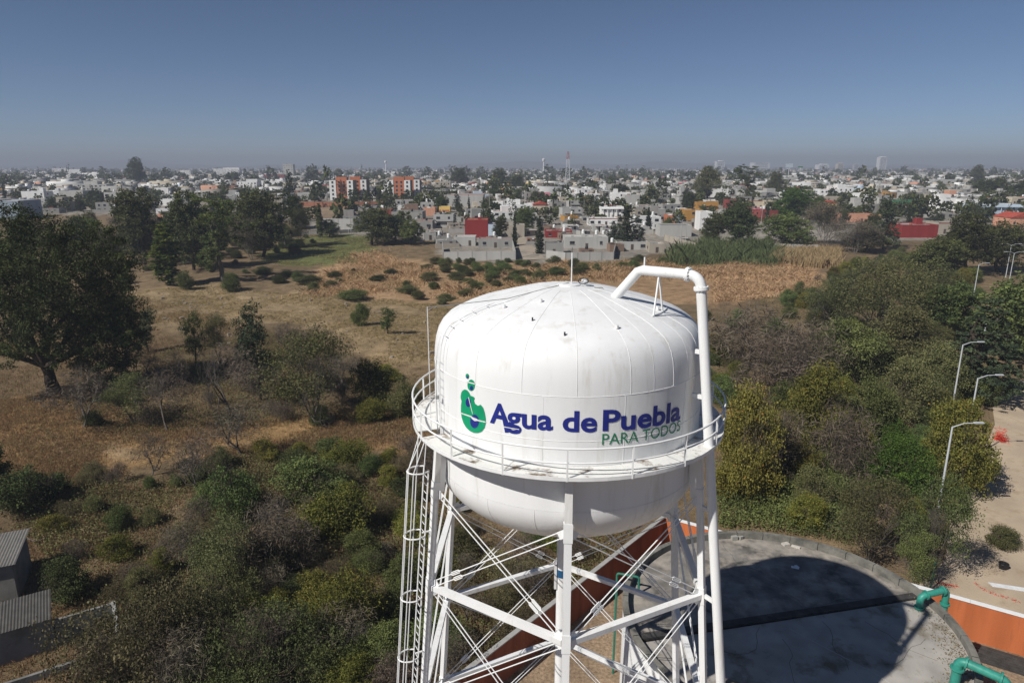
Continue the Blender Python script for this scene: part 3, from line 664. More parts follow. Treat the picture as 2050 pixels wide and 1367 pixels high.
add_proto('cedar', 14, 10.5, trunk_mesh('trunk', 14, .3, bl[::8], 3, .6), crown_mesh('crown', bl, 16000, .20, 61, per=26, shell=.3, droop=.3, aspect=.35), BARK)
for s in range(3):                                     # thin olive-green trees, see-through crowns over many stems
    bl = rblobs(_r, 11, 2.2, 5.2, 3.4, .9, 1.5, .6)
    tm = twig_mesh('trunk', 5.6, 6.6, 70 + s, 5, 6, .07, .5, True, .3); add_proto('sparse', 6, 7.4, tm, crown_mesh('crown', bl, 12000, .062, 80 + s, per=20, clump=.36), BARKG)
for s in range(4):                                     # leafy bushes
    bl = rblobs(_r, 7, .5, 2.1, 1.7, .6, 1.0, .8); bl.append((0, 0, .8, 1.2, 1.2, .8))
    add_proto('bush', 2.9, 4.2, twig_mesh('stems', 2.2, 2.8, 90 + s, 6, 3, .035), crown_mesh('foliage', bl, 14000, .052, 95 + s, per=28, clump=.3), TWIG)
for s in range(4):                                     # tall thickets with small leaves
    bl = rblobs(_r, 14, .9, 4.9, 3.2, .9, 1.6, .75); bl.append((0, 0, 1.5, 2.4, 2.4, 1.5))
    add_proto('thicket', 6, 8.2, twig_mesh('stems', 5.2, 6.4, 100 + s, 8, 4, .05), crown_mesh('foliage', bl, 24000, .085, 105 + s, per=30, clump=.32), TWIG)
for s in range(4):                                     # leafless grey thickets: forked stems in a haze of fine twigs
    bl = rblobs(_r, 7, .7, 2.5, 1.7, .7, 1.1, .85)
    add_proto('bare', 3.1, 3.8, twig_mesh('stems', 3.1, 3.8, 110 + s, 10, 5, .026), crown_mesh('foliage', bl, 2600, .17, 115 + s, per=10, clump=.45, aspect=.10), TWIG)
for s in range(3):                                     # leafless small trees on one stem
    tm = twig_mesh('trunk', 5.2, 5.2, 120 + s, 1, 8, .15, .5, True, .20); bl = rblobs(_r, 8, 2.3, 4.7, 2.4, .9, 1.3)
    add_proto('bare_tree', 5.2, 4.6, tm, crown_mesh('crown', bl, 2000, .20, 125 + s, per=10, clump=.45, aspect=.09), BARKG)
for s in range(2):                                     # creeper-covered mounds
    bl = [(_r.normal() * 1.5, _r.normal() * 1.2, _r.uniform(.4, 2.0), _r.uniform(1.0, 1.7), _r.uniform(1.0, 1.7), _r.uniform(.8, 1.5)) for _ in range(10)]
    add_proto('mound', 3.4, 6.4, twig_mesh('stems', 3.2, 5.4, 130 + s, 14, 4, .024), crown_mesh('foliage', bl, 30000, .046, 135 + s, per=34, shell=.72, clump=.22, droop=.5), TWIG)
# young upright junipers
for s in range(2):
    bl = [(_r.normal() * .5, _r.normal() * .5, z, 1.15, 1.15, .9) for z in np.arange(1.6, 5.4, .5)]
    add_proto('juniper', 6.2, 3.4, trunk_mesh('trunk', 6, .12, bl[::3], s, .3), crown_mesh('crown', bl, 5000, .12, 140 + s, per=20, aspect=.3, droop=-.5), BARK)
# palm: curved ringed trunk under a ball of fronds
def palm_mesh():
    rng = np.random.default_rng(150); V = []; F = []; T = []
    for i in range(44):
        a = rng.uniform(0, 6.28); e = rng.uniform(-.9, 1.35); L_ = rng.uniform(2.0, 2.7); p = np.array([0, 0, 0.]); d = np.array([math.cos(a) * math.cos(e), math.sin(a) * math.cos(e), math.sin(e)]); sd = np.array([-math.sin(a), math.cos(a), 0]); t = rng.uniform(.1, .9)
        for k in range(6):
            q = p + d * L_ / 6; w0, w1 = .34 * math.sin(math.pi * (k + .4) / 6.6), .34 * math.sin(math.pi * min(k + 1.4, 6.5) / 6.6)
            b0 = len(V); V += [p - sd * w0, p + sd * w0, q + sd * w1, q - sd * w1]; F.append([b0, b0 + 1, b0 + 2, b0 + 3]); T += [t] * 4
            p = q; d = d + np.array([0, 0, -.22]); d /= np.linalg.norm(d)
    V = np.array(V); V[:, 2] += 9.0; return np_mesh('crown', V, np.array(F), np.array(T))
_V, _F = np_tubes(limb((0, 0, -.3), (.15, .1, 9.), .26, .2, np.random.default_rng(2), 8, .03), 7)
add_proto('palm', 11, 4.6, np_mesh('trunk', _V, _F, smooth=True), palm_mesh(), BARKG)
# the great tree at the edge of the field
bl = [(-7, 0, 12, 6, 6, 4.2), (-3, -3, 17, 6, 6, 5), (3, -2, 18, 6.5, 6, 5), (0, 2, 23, 6.5, 6.5, 4.6), (-6, 3, 20, 5.5, 5.5, 4.5), (7, 0, 14, 6, 5.6, 5), (10, 2, 18, 5, 5, 4.5), (6, 4, 22, 5.5, 5, 4.2), (-11, 2, 16, 4.6, 4.6, 4), (11, -1, 10, 4.4, 4.4, 3.6), (6, -3, 9.5, 4, 4, 3.2), (-12, 0, 9, 3.2, 3.2, 3.2), (-9, -2, 6.5, 2.2, 2.2, 2.6), (13, 3, 7.5, 3, 3, 3), (-2, 0, 27, 3.5, 3.5, 2.2), (8, -4, 6, 3.0, 3.0, 3.0), (12, -2, 5, 2.4, 2.4, 2.8), (2, -5, 13, 4.5, 4, 3.5), (13, 0, 14, 3.4, 3.6, 4), (-2, 5, 14, 6, 5, 5), (8, 6, 12, 6, 5, 6), (9, -3, 8, 4.4, 4, 4), (13.5, 0, 10, 3.4, 3.4, 4), (12, -2, 3.6, 2.8, 2.8, 3), (4, -6, 7.5, 3, 3, 3), (14, 1, 19, 3.2, 3.4, 4), (11, 3, 23, 3.4, 3.4, 3), (-10, 1, 21, 4, 4, 3.6), (-4, -6, 8.5, 3.4, 3, 3), (8, -6, 5, 3.2, 3, 3.2), (13, -3, 7, 3, 3, 3.4), (1, -7, 11, 4, 3, 3.5), (-9, -4, 9, 3.4, 3.2, 3.6)]
add_proto('giant', 29.4, 32, trunk_mesh('trunk', 24, 1.0, bl[:12], 5, .2, 7), crown_mesh('crown', bl, 110000, .21, 160, shell=.35, per=60, clump=.22, droop=.35, aspect=.4), BARK)
# tall ragged eucalyptus
for s in range(2):
    bl = [(_r.normal() * 1.5, _r.normal() * 1.5, z, _r.uniform(1.1, 1.9), _r.uniform(1.1, 1.9), _r.uniform(.9, 1.5)) for z in np.arange(4, 17.5, .8)]
    add_proto('eucalyptus', 18.5, 7.4, trunk_mesh('trunk', 17, .34, bl[::3], s, .45), crown_mesh('crown', bl, 12000, .20, 170 + s, per=30, droop=.6, aspect=.35), BARKG)

PARTNAME = {'bush': ('stem', 'foliage'), 'thicket': ('stem', 'foliage'), 'bare': ('stem', 'foliage'), 'mound': ('stem', 'foliage')}
_seed = random.Random(77)
def plant(kind, loc, h, w, leaf, name, label, cat, group=None, variant=None, rz=None, where=True):
    var = PROTO[kind]; H, W, tm, cm = var[_seed.randrange(len(var)) if variant is None else variant]
    o = bpy.data.objects.new(name, None); COL.objects.link(o); o.location = loc; o.empty_display_size = .3
    o.rotation_euler = (0, 0, _seed.uniform(0, 6.28) if rz is None else rz); o.scale = (w / W, w / W * _seed.uniform(.92, 1.08), h / H)
    tn, cn = PARTNAME.get(kind, ('trunk', 'crown'))
    for nm, me, m in ((tn, tm, None), (cn, cm, leaf)):
        c = bpy.data.objects.new(nm, me); COL.objects.link(c); c.parent = o
        if m: c.material_slots[0].link = 'OBJECT'; c.material_slots[0].material = m
    reg(o, label, cat, group, where, (loc[0], loc[1], loc[2] + h * .5)); return o
def plant_px(kind, x, yb, yt, wpx, leaf, name, label, cat, group=None, **k):
    p = at(x, yb); h = max(.6, height_at(yt, p[1]) - p[2]); w = wpx * depth_of(p) / FPX
    return plant(kind, tuple(p), h, w, leaf, name, label, cat, group, **k)
G_T, G_B, G_C = 'trees around the field', 'shrubs in the scrub', 'trees among the houses'
TREES = [   # kind, x, row of foot, row of top, width, leaf, name, label
 ('giant', 112, 790, 398, 345, L_DARK, 'broadleaf_tree', 'huge dark broadleaf tree on a forked trunk at the field edge'),
 ('poplar', 338, 570, 442, 66, L_BRIGHT, 'poplar_tree', 'plump bright green poplar beside the field path'),
 ('eucalyptus', 446, 562, 380, 92, L_GREEN, 'eucalyptus_tree', 'tall ragged green eucalyptus rising in front of the grey houses'),
 ('broad', 290, 530, 372, 110, L_DARK, 'broadleaf_tree', 'dark broadleaf tree just behind the great dark tree'),
 ('broad', 388, 540, 376, 110, L_DARK, 'broadleaf_tree', 'broad dark tree between poplar and eucalyptus'),
 ('broad', 525, 515, 372, 105, L_DARK, 'broadleaf_tree', 'dark round tree to the right of the eucalyptus'),
 ('sparse', 505, 520, 430, 110, L_GREY, 'bare_tree', 'grey half-leafless tree right of the eucalyptus foot'),
 ('eucalyptus', 570, 498, 378, 60, L_DARK, 'eucalyptus_tree', 'slender dark eucalyptus left of the brown lot'),
 ('sparse', 600, 492, 412, 64, L_OLIVE, 'thin_tree', 'thin pale tree at the corner of the green field'),
 ('conifer', 583, 418, 338, 40, L_PINE, 'conifer_tree', 'dark pointed conifer left of the first orange block'),
 ('poplar', 641, 476, 404, 20, L_GREEN, 'poplar_tree', 'narrow green poplar in front of the brown lot'),
 ('broad', 660, 474, 438, 42, L_DARK, 'broadleaf_tree', 'small dark tree beside the narrow poplar'),
 ('broad', 745, 490, 414, 92, L_OLIVE, 'broadleaf_tree', 'wide olive-green tree at the end of the green field'),
 ('broad', 792, 484, 428, 66, L_DARK, 'broadleaf_tree', 'dark tree squeezed between two rounder field-end trees'),
 ('broad', 823, 490, 438, 56, L_GREEN, 'broadleaf_tree', 'neat round green tree left of the dark red house'),
 ('bush', 373, 580, 534, 46, L_GREEN, 'willow_bush', 'round pale willow bush right of the poplar foot'),
 ('bush', 460, 582, 540, 56, L_GREEN, 'willow_bush', 'round willow bush below the eucalyptus'),
 ('bush', 722, 652, 597, 48, L_GREEN, 'sapling', 'round-topped sapling alone in the tan field'),
 ('juniper', 776, 668, 609, 34, L_GREEN, 'sapling', 'slim sapling in the tan field near the tank'),
 ('juniper', 296, 705, 612, 42, L_PINE, 'juniper_tree', 'small dark conical juniper beside the great dark tree'),
 ('juniper', 393, 728, 618, 44, L_DARK, 'juniper_tree', 'slim dark juniper on a bare stem in the field'),
 ('sparse', 440, 722, 622, 76, L_OLIVE, 'thin_tree', 'thin dull green tree between the dark junipers'),
 ('juniper', 521, 800, 598, 76, L_PINE, 'juniper_tree', 'tall dark juniper left of the big olive tree'),
 ('bare_tree', 158, 858, 738, 132, L_GREY, 'bare_tree', 'leafless grey tree on a leaning trunk in dry grass'),
 ('sparse', 270, 845, 742, 130, L_OLIVE, 'thin_tree', 'low spreading olive-green tree right of the leafless grey one'),
 ('sparse', 632, 842, 648, 230, L_OLIVE, 'olive_tree', 'big see-through olive tree in the middle of the scrub'),
 ('bush', 738, 815, 700, 110, L_DARK, 'dark_shrub', 'dark green shrub right of the big olive tree'),
 ('bush', 808, 830, 745, 90, L_OLIVE, 'dark_shrub', 'olive shrub close to the balcony edge'),
 ('bare_tree', 470, 822, 690, 120, L_GREY, 'bare_tree', 'leafless tree with two dark stems left of the juniper'),
 ('bare_tree', 340, 860, 740, 110, L_GREY, 'bare_tree', 'grey leafless tree below the thin dull green tree'),
 ('bare_tree', 408, 985, 862, 110, L_GREY, 'bare_tree', 'dark leafless tree over the bare slope'),
 ('bare_tree', 490, 910, 800, 120, L_GREY, 'bare_tree', 'tangled leafless tree in the dry grass strip'),
 ('bush', 462, 1040, 915, 130, L_GREEN, 'leafy_shrub', 'rounded green shrub on the slope left of the ladder'),
 ('bush', 620, 1005, 905, 170, L_GREEN, 'leafy_shrub', 'wide dark green shrub in the middle of the scrub'),
 ('bush', 695, 935, 872, 120, L_YEL, 'leafy_shrub', 'yellow-green shrub below the big olive tree'),
 ('bush', 690, 1075, 950, 180, L_YEL, 'leafy_shrub', 'large yellow-green shrub left of the ladder cage'),
 ('bush', 700, 1270, 1130, 180, L_YEL, 'leafy_shrub', 'bright yellow-green shrub with orange tips beside the cage'),
 ('bare', 560, 1150, 1020, 180, L_GREY, 'bare_shrub', 'grey-purple leafless thicket between two green shrubs'),
 ('sparse', 470, 1190, 1030, 200, L_OLIVE, 'thin_tree', 'half-bare vine-hung tree in the lower scrub'),
 ('mound', 300, 1375, 1150, 330, L_VINE, 'creeper_mound', 'tall mound of brown creeper beside the ruined wall'),
 ('mound', 520, 1400, 1210, 330, L_DARK, 'creeper_mound', 'dark creeper-covered mound at the bottom of the scrub'),
 ('mound', 430, 1290, 1120, 210, L_OLIVE, 'creeper_mound', 'olive creeper mound under the half-bare tree'),
 ('bush', 60, 1020, 930, 180, L_DARK, 'dark_shrub', 'dark shrub behind the corrugated shed'),
 ('bush', 130, 1200, 1110, 130, L_DARK, 'dark_shrub', 'dark leafy shrub growing against the shed'),
 ('broad', -40, 1000, 880, 130, L_DARK, 'broadleaf_tree', 'dark tree cut by the left edge of the picture'),
 # right of the tower
 ('sparse', 1765, 668, 508, 240, L_OLIVE, 'olive_tree', 'largest see-through olive tree right of the tank, against dry reeds'),
 ('sparse', 1668, 660, 550, 150, L_OLIVE, 'olive_tree', 'see-through olive tree left of the largest one'),
 ('sparse', 1870, 650, 530, 150, L_OLIVE, 'olive_tree', 'see-through olive tree between the largest one and the cedar'),
 ('thicket', 1800, 745, 600, 220, L_OLIVE, 'thicket_tree', 'dull olive thicket below the largest see-through tree'),
 ('thicket', 1690, 760, 625, 200, L_GREEN, 'thicket_tree', 'green thicket below and left of the largest see-through tree'),
 ('bare', 1500, 735, 605, 190, L_GREY, 'bare_shrub', 'brown leafless thicket behind the fill pipe'),
 ('bare', 1540, 800, 660, 210, L_GREY, 'bare_shrub', 'big brown leafless thicket right of the fill pipe'),
 ('bare', 1610, 770, 640, 150, L_GREY, 'bare_shrub', 'brown thicket between olive trees and fill pipe'),
 ('thicket', 1490, 1000, 762, 170, L_YEL, 'leafy_shrub', 'tall yellow-green shrub beside the balcony rail'),
 ('thicket', 1640, 900, 722, 170, L_YEL, 'leafy_shrub', 'yellow-green shrub in the middle of the right scrub'),
 ('bare', 1690, 970, 810, 150, L_GREY, 'bare_shrub', 'dark leafless thicket behind the bright green shrub'),
 ('bare', 1560, 960, 820, 130, L_GREY, 'bare_shrub', 'brown leafless thicket right of the tall yellow-green shrub'),
 ('thicket', 1735, 890, 745, 150, L_GREEN, 'leafy_shrub', 'pale green shrub behind the dark leafless thicket'),
 ('thicket', 1800, 840, 715, 170, L_OLIVE, 'leafy_shrub', 'olive shrub left of the lamp against the cedar'),
 ('thicket', 1860, 800, 680, 160, L_OLIVE, 'leafy_shrub', 'olive shrub at the cedar foot'),
 ('thicket', 1795, 985, 868, 165, L_BRIGHT, 'leafy_shrub', 'dense bright green shrub left of the street lamp'),
 ('bush', 1782, 905, 826, 90, L_BRIGHT, 'leafy_shrub', 'smaller bright green shrub behind the dense one'),
 ('thicket', 1905, 985, 775, 185, L_YEL, 'broadleaf_tree', 'yellow-green tree overhanging the dirt road by the lamp'),
 ('sparse', 1745, 1130, 950, 210, L_OLIVE, 'willow_tree', 'drooping olive willow behind the reservoir rim'),
 ('sparse', 1860, 1165, 940, 160, L_GREEN, 'willow_tree', 'drooping green willow at the edge of the dirt road'),
 ('sparse', 1835, 1185, 1060, 120, L_GREEN, 'willow_tree', 'low willow by the green post near the reservoir'),
 ('cedar', 1955, 800, 582, 200, L_PINE, 'cedar_tree', 'dark tiered cedar beside the street lamps'),
 ('broad', 2030, 720, 545, 190, L_GREEN, 'broadleaf_tree', 'broad green tree at the right edge behind the cedar'),
 ('broad', 1900, 690, 560, 130, L_GREEN, 'broadleaf_tree', 'green tree left of the cedar top'),
 ('broad', 1930, 548, 428, 120, L_DARK, 'broadleaf_tree', 'tall dark tree right of the red shed'),
 ('broad', 2000, 545, 438, 100, L_DARK, 'broadleaf_tree', 'dark tree behind the twin-armed lamps'),
 ('broad', 1872, 560, 470, 110, L_GREEN, 'broadleaf_tree', 'green tree in front of the red shed'),
 ('broad', 1428, 488, 426, 66, L_DARK, 'broadleaf_tree', 'dark tree in front of the ochre house'),
 ('broad', 1472, 490, 405, 90, L_DARK, 'broadleaf_tree', 'tall dark tree right of the ochre house'),
 ('broad', 1572, 495, 424, 110, L_GREEN, 'broadleaf_tree', 'broad green tree behind the reed bed'),
 ('broad', 1596, 440, 374, 90, L_BRIGHT, 'broadleaf_tree', 'bright green tree among the cream row houses'),
 ('sparse', 1645, 492, 398, 110, L_GREY, 'bare_tree', 'grey leafless tree left of the orange tiled roof'),
 ('sparse', 1712, 508, 436, 110, L_GREY, 'bare_tree', 'grey-purple leafless tree in front of the orange tiled roof'),
 ('conifer', 1768, 500, 388, 66, L_PINE, 'conifer_tree', 'dark conifer left of the red shed'),
 ('broad', 1735, 505, 452, 80, L_DARK, 'broadleaf_tree', 'dark low tree at the foot of the conifer'),
 ('conifer', 1258, 492, 410, 86, L_PINE, 'casuarina_tree', 'large dark casuarina between the white houses'),
 ('conifer', 1228, 486, 440, 46, L_PINE, 'casuarina_tree', 'smaller casuarina left of the large one'),
 ('cypress', 1297, 462, 412, 16, L_PINE, 'cypress_tree', 'rounded cypress right of the casuarina'),
 ('cypress', 1080, 508, 420, 20, L_PINE, 'cypress_tree', 'tall lone cypress beside the dirt alley'),
 ('conifer', 915, 424, 376, 24, L_PINE, 'conifer_tree', 'pointed dark conifer in front of the long grey hall'),
 ('broad', 1003, 478, 432, 34, L_DARK, 'broadleaf_tree', 'dark tree behind the white annex of the red house'),
 ('broad', 1052, 462, 410, 50, L_GREEN, 'broadleaf_tree', 'green tree in front of the red-tiled house'),
 ('palm', 1107, 432, 384, 28, L_GREEN, 'palm_tree', 'date palm left of the palm cluster'),
 ('palm', 1140, 428, 388, 34, L_GREEN, 'palm_tree', 'bushy palm, front one of the palm cluster'),
 ('palm', 1163, 430, 388, 34, L_GREEN, 'palm_tree', 'bushy palm at the right of the palm cluster'),
 ('palm', 655, 402, 330, 16, L_DARK, 'palm_tree', 'very tall thin palm left of the first orange block'),
 ('broad', 1416, 398, 330, 66, L_OLIVE, 'broadleaf_tree', 'tall brownish tree behind the white modern house'),
 ('eucalyptus', 1492, 402, 326, 48, L_DARK, 'eucalyptus_tree', 'thin tall eucalyptus standing above the row houses'),
 ('broad', 1552, 392, 342, 40, L_DARK, 'broadleaf_tree', 'dark tall tree right of the thin eucalyptus'),
 ('broad', 275, 372, 315, 40, L_DARK, 'broadleaf_tree', 'dark tree breaking the skyline above the grey houses'),
 ('broad', 1952, 372, 330, 34, L_DARK, 'broadleaf_tree', 'dark round tree on the skyline behind the white block'),
 ('broad', 1970, 398, 356, 50, L_DARK, 'broadleaf_tree', 'first dark tree behind the white block'),
 ('broad', 2000, 398, 352, 50, L_DARK, 'broadleaf_tree', 'second dark tree behind the white block'),
 ('broad', 2035, 402, 360, 50, L_DARK, 'broadleaf_tree', 'dark tree at the far right behind the blue hall'),
 ('conifer', 618, 372, 330, 22, L_PINE, 'conifer_tree', 'dome-shaped dark tree above the brown lot'),
 ('broad', 920, 375, 335, 36, L_DARK, 'broadleaf_tree', 'dark tree behind the beige three-storey house'),
 ('broad', 1000, 380, 336, 44, L_DARK, 'broadleaf_tree', 'dark tree left of the lattice mast'),
 ('broad', 1035, 385, 348, 40, L_DARK, 'broadleaf_tree', 'dark clump behind the white flat-roofed house'),
]
CATOF = {'bush': 'shrub', 'thicket': 'shrub', 'bare': 'shrub', 'mound': 'creeper', 'juniper': 'tree'}
TREE_SPOTS = []
for (k, x, yb, yt, w, lf, nm, lb) in TREES:
    o = plant_px(k, x, yb, yt, w, lf, nm, lb, CATOF.get(k, 'tree'), G_B if CATOF.get(k) in ('shrub', 'creeper') else G_T, where=False, rz=0.3 if k == 'giant' else None); TREE_SPOTS.append((o.location.x, o.location.y, w * depth_of(o.location) / FPX * .5))

# scattered shrubs of the scrub, kept off the yard, the road, the field and the trees
def scatter(poly, n, mind, seed, avoid=True):
    rng = np.random.default_rng(seed); xs = [p[0] for p in poly]; ys = [p[1] for p in poly]; out = []; tries = 0
    while len(out) < n and tries < n * 60:
        tries += 1; x, y = rng.uniform(min(xs), max(xs)), rng.uniform(min(ys), max(ys))
        if not inside(poly, np.array([x]), np.array([y]))[0]: continue
        if inside(COMPOUND, np.array([x]), np.array([y]))[0] or inside(LOT, np.array([x]), np.array([y]))[0]: continue
        if any((x - a) ** 2 + (y - b) ** 2 < mind * mind for a, b in out): continue
        out.append((x, y))
    return out
Z_SCRUBL = world_poly([(-60, 1000), (200, 960), (330, 940), (560, 910), (850, 920), (1000, 905), (1290, 1040), (960, 1400), (500, 1420), (200, 1420), (205, 1240), (60, 1080), (-60, 1060)])
Z_SCRUBM = world_poly([(120, 800), (300, 715), (520, 660), (720, 745), (900, 760), (900, 840), (600, 850), (350, 865), (200, 870)])
Z_SCRUBR = world_poly([(1420, 640), (1640, 560), (1800, 500), (1960, 560), (2000, 740), (1920, 900), (1880, 1120), (1700, 1090), (1440, 1055)])
Z_MID = world_poly([(480, 545), (640, 545), (900, 540), (1060, 525), (1040, 590), (860, 612), (560, 590)])
MIX = [('bush', L_GREEN, 'leafy_shrub', 'green leafy shrub', 1.7, 3.4), ('bush', L_YEL, 'leafy_shrub', 'yellow-green shrub', 1.8, 3.4), ('bush', L_OLIVE, 'leafy_shrub', 'dull olive shrub', 1.4, 3.0),
       ('bare', L_GREY, 'bare_shrub', 'grey leafless thicket', 1.6, 3.2), ('bush', L_DARK, 'dark_shrub', 'dark green shrub', 1.6, 3.2), ('mound', L_VINE, 'creeper_mound', 'brown creeper mound', 1.6, 3.0), ('bare_tree', L_GREY, 'bare_tree', 'small leafless tree', 3.0, 5.2)]
def fill(poly, n, mind, seed, weights, sc=1.0, group=G_B):
    rnd = random.Random(seed)
    for (x, y) in scatter(poly, n, mind, seed):
        k, lf, nm, lb, h0, h1 = rnd.choices(MIX, weights)[0]; h = rnd.uniform(h0, h1) * sc; H, W = PROTO[k][0][:2]
        if project((x, y, 0))[1] > 1475 or abs(project((x, y, 0))[0] - 1025) > 1160: continue
        plant(k, (x, y, float(tz(x, y))), h, h * W / H * rnd.uniform(.85, 1.25), lf, nm, lb, CATOF.get(k, 'tree'), group)
_rm = random.Random(4)
for (x, y) in scatter(Z_MID, 40, 4.6, 4):
    h = _rm.uniform(1.2, 2.9); lf, lb = _rm.choice([(L_GREEN, 'low green shrub of the reed field'), (L_OLIVE, 'low olive shrub of the reed field'), (L_DARK, 'low dark shrub of the reed field')]); plant('thicket', (x, y, float(tz(x, y))), h, h * _rm.uniform(1.6, 4.2), lf, 'field_shrub', lb, 'shrub', G_B)
fill(Z_SCRUBL, 95, 1.9, 1, (5, 4, 4, 6, 3, 5, 2), 1.0)
Z_BOT = world_poly([(200, 1175), (420, 1120), (640, 1090), (800, 1120), (960, 1400), (420, 1430), (200, 1430)])
_m = MIX; MIX = [('thicket', L_GREEN, 'leafy_shrub', 'green tangled thicket', 1.8, 3.4), ('thicket', L_YEL, 'leafy_shrub', 'yellow-green tangled thicket', 1.8, 3.2), ('thicket', L_OLIVE, 'leafy_shrub', 'olive tangled thicket', 1.6, 3.2)] + _m[3:]
fill(Z_BOT, 46, 1.7, 12, (3, 3, 4, 6, 1, 7, 3), 1.05); MIX = _m
fill(Z_SCRUBM, 42, 2.6, 2, (1, 1, 4, 8, 3, 1, 3), 1.1)
MIX = [('thicket', L_GREEN, 'leafy_shrub', 'green leafy thicket', 2.6, 4.6), ('thicket', L_YEL, 'leafy_shrub', 'yellow-green thicket', 2.6, 4.6), ('thicket', L_OLIVE, 'leafy_shrub', 'dull olive thicket', 2.4, 4.6)] + MIX[3:]
fill(Z_SCRUBR, 150, 2.5, 3, (5, 5, 9, 2, 1, 1, .5), 1.15)

for (x0, y0) in scatter(world_poly([(860, 530), (1010, 528), (1060, 570), (880, 572)]), 10, 4, 9): plant('bush', (x0, y0, float(tz(x0, y0))), 2.6, 5, L_GREEN, 'leafy_shrub', 'green leafy shrub', 'shrub', G_B)

fill(world_poly([(900, 640), (1420, 640), (1440, 900), (1330, 1010), (880, 900)]), 26, 4.0, 19, (5, 4, 7, 3, 1, 1, .5), .8)
# ------------------------------------------------------------------ stuff: grasses, weeds, reeds
def blades(name, pts, h, w, mt, seed, lean=.35, per=1, spread=.0, tint=None):
    rng = np.random.default_rng(seed); P = np.repeat(np.asarray(pts, float), per, 0); n = len(P)
    if spread: P = P + np.c_[rng.normal(size=(n, 2)) * spread, np.zeros(n)]
    P[:, 2] = tz(P[:, 0], P[:, 1]) - .03; a = rng.uniform(0, 6.28, n); hh = (np.asarray(h) if np.ndim(h) else np.full(n, h)) * rng.uniform(.5, 1.3, n); ln = rng.normal(size=(n, 2)) * lean * hh[:, None]
    sx = np.c_[np.cos(a), np.sin(a), np.zeros(n)] * (w / 2)
    mid = P + np.c_[ln * .35, hh * .6]; tip = P + np.c_[ln, hh]
    V = np.stack([P - sx, P + sx, mid + sx * .8, tip, mid - sx * .8], 1).reshape(-1, 3); F = np.arange(n * 5).reshape(n, 5)
    t = np.clip(rng.normal(.5, .22, n), 0, 1); me = np_mesh(name, V, F, np.repeat(t, 5)); me.materials.append(mt)
    o = bpy.data.objects.new(name, me); COL.objects.link(o); return struct(o, 'stuff')
def pts_in(polys, n, seed, holes=()):
    rng = np.random.default_rng(seed); out = []
    for poly, k in zip(polys, n):
        xs = [p[0] for p in poly]; ys = [p[1] for p in poly]; got = 0; lim = 0
        while got < k and lim < 40:
            lim += 1; x = rng.uniform(min(xs), max(xs), k); y = rng.uniform(min(ys), max(ys), k)
            m = inside(poly, x, y) & ~inside(COMPOUND, x, y) & ~inside(LOT, x, y)
            for hpoly in holes: m &= ~inside(hpoly, x, y)
            patch = np.sin(x * .23 + 2 * np.sin(y * .19)) + np.sin(y * .31 + 1.7 * np.sin(x * .27)) + rng.normal(size=k) * .7; m &= patch > -.5
            s = np.c_[x[m], y[m], np.zeros(m.sum())][:k - got]; out.append(s); got += len(s)
    return np.concatenate(out)
DRYG = leaf_mat('dry_grass', (.23, .155, .075), (.50, .36, .19), .3); REDG = leaf_mat('rust_grass', (.21, .14, .062), (.47, .325, .15), .3)
PALEG = leaf_mat('pale_reed', (.33, .22, .115), (.66, .48, .28), .3); REED = leaf_mat('green_reed', (.11, .13, .05), (.29, .33, .14), .35); WEED = leaf_mat('weed', (0.0747, 0.0805, 0.0299), (0.1955, 0.2012, 0.0713), .25); GREENG = leaf_mat('field_grass', (.06, .07, .022), (.14, .15, .05), .2)
Z_NEAR = world_poly([(-80, 960), (860, 900), (1300, 1035), (900, 1430), (-80, 1430)]); Z_NEARR = world_poly([(1420, 600), (1640, 545), (1900, 520), (2000, 760), (1890, 1130), (1440, 1060)])
Z_LEFT = world_poly([(-80, 700), (280, 590), (860, 740), (860, 905), (330, 940), (-80, 990)])
blades('dry_grass', pts_in([Z_NEAR, Z_LEFT, Z_DRY, Z_NEARR], [50000, 40000, 30000, 30000], 1), .34, .05, DRYG, 1)
blades('rust_grass', pts_in([Z_NEAR, Z_DRY, Z_LEFT], [30000, 16000, 20000], 2), .38, .05, REDG, 2)
blades('field_grass', pts_in([Z_FIELD, Z_GREEN], [40000, 15000], 3), .22, .07, DRYG, 3)
blades('tussock_grass', pts_in([Z_FIELD, Z_DRY, Z_LEFT, Z_NEAR], [2600, 2600, 2600, 2600], 13), .32, .06, leaf_mat('tussock', (.13, .105, .05), (.36, .29, .14), .3), 13, .5, 9, .16)
blades('green_grass', pts_in([Z_GREEN], [16000], 4), .2, .12, GREENG, 4)
Z_PALE1 = world_poly([(600, 590), (690, 520), (760, 500), (800, 530), (860, 535), (840, 575), (720, 600)]); Z_PALE2 = world_poly([(880, 590), (960, 535), (1060, 545), (1120, 528), (1250, 525), (1360, 530), (1460, 525), (1570, 530), (1560, 552), (1200, 560), (1000, 600)]); Z_PALE3 = world_poly([(1420, 535), (1560, 528), (1640, 545), (1650, 590), (1430, 605)])
_dp = pts_in([Z_PALE1, Z_PALE2], [14000, 30000], 5); _dp += np.c_[np.random.default_rng(15).normal(size=(len(_dp), 2)) * 2.6, np.zeros(len(_dp))]
blades('dry_reeds', _dp, 1.25 * np.clip(.7 + .45 * np.sin(_dp[:, 0] * .21 + 2 * np.sin(_dp[:, 1] * .13)) + .3 * np.sin(_dp[:, 0] * .6 + _dp[:, 1] * .4), .15, 1.6), .10, PALEG, 5, .75)
blades('rust_reeds', _dp[::4] + np.array([.7, .5, 0]), .9, .12, REDG, 16, .8)
blades('matted_grass', pts_in([Z_PALE3], [22000], 14), .75, .12, PALEG, 14, .9)
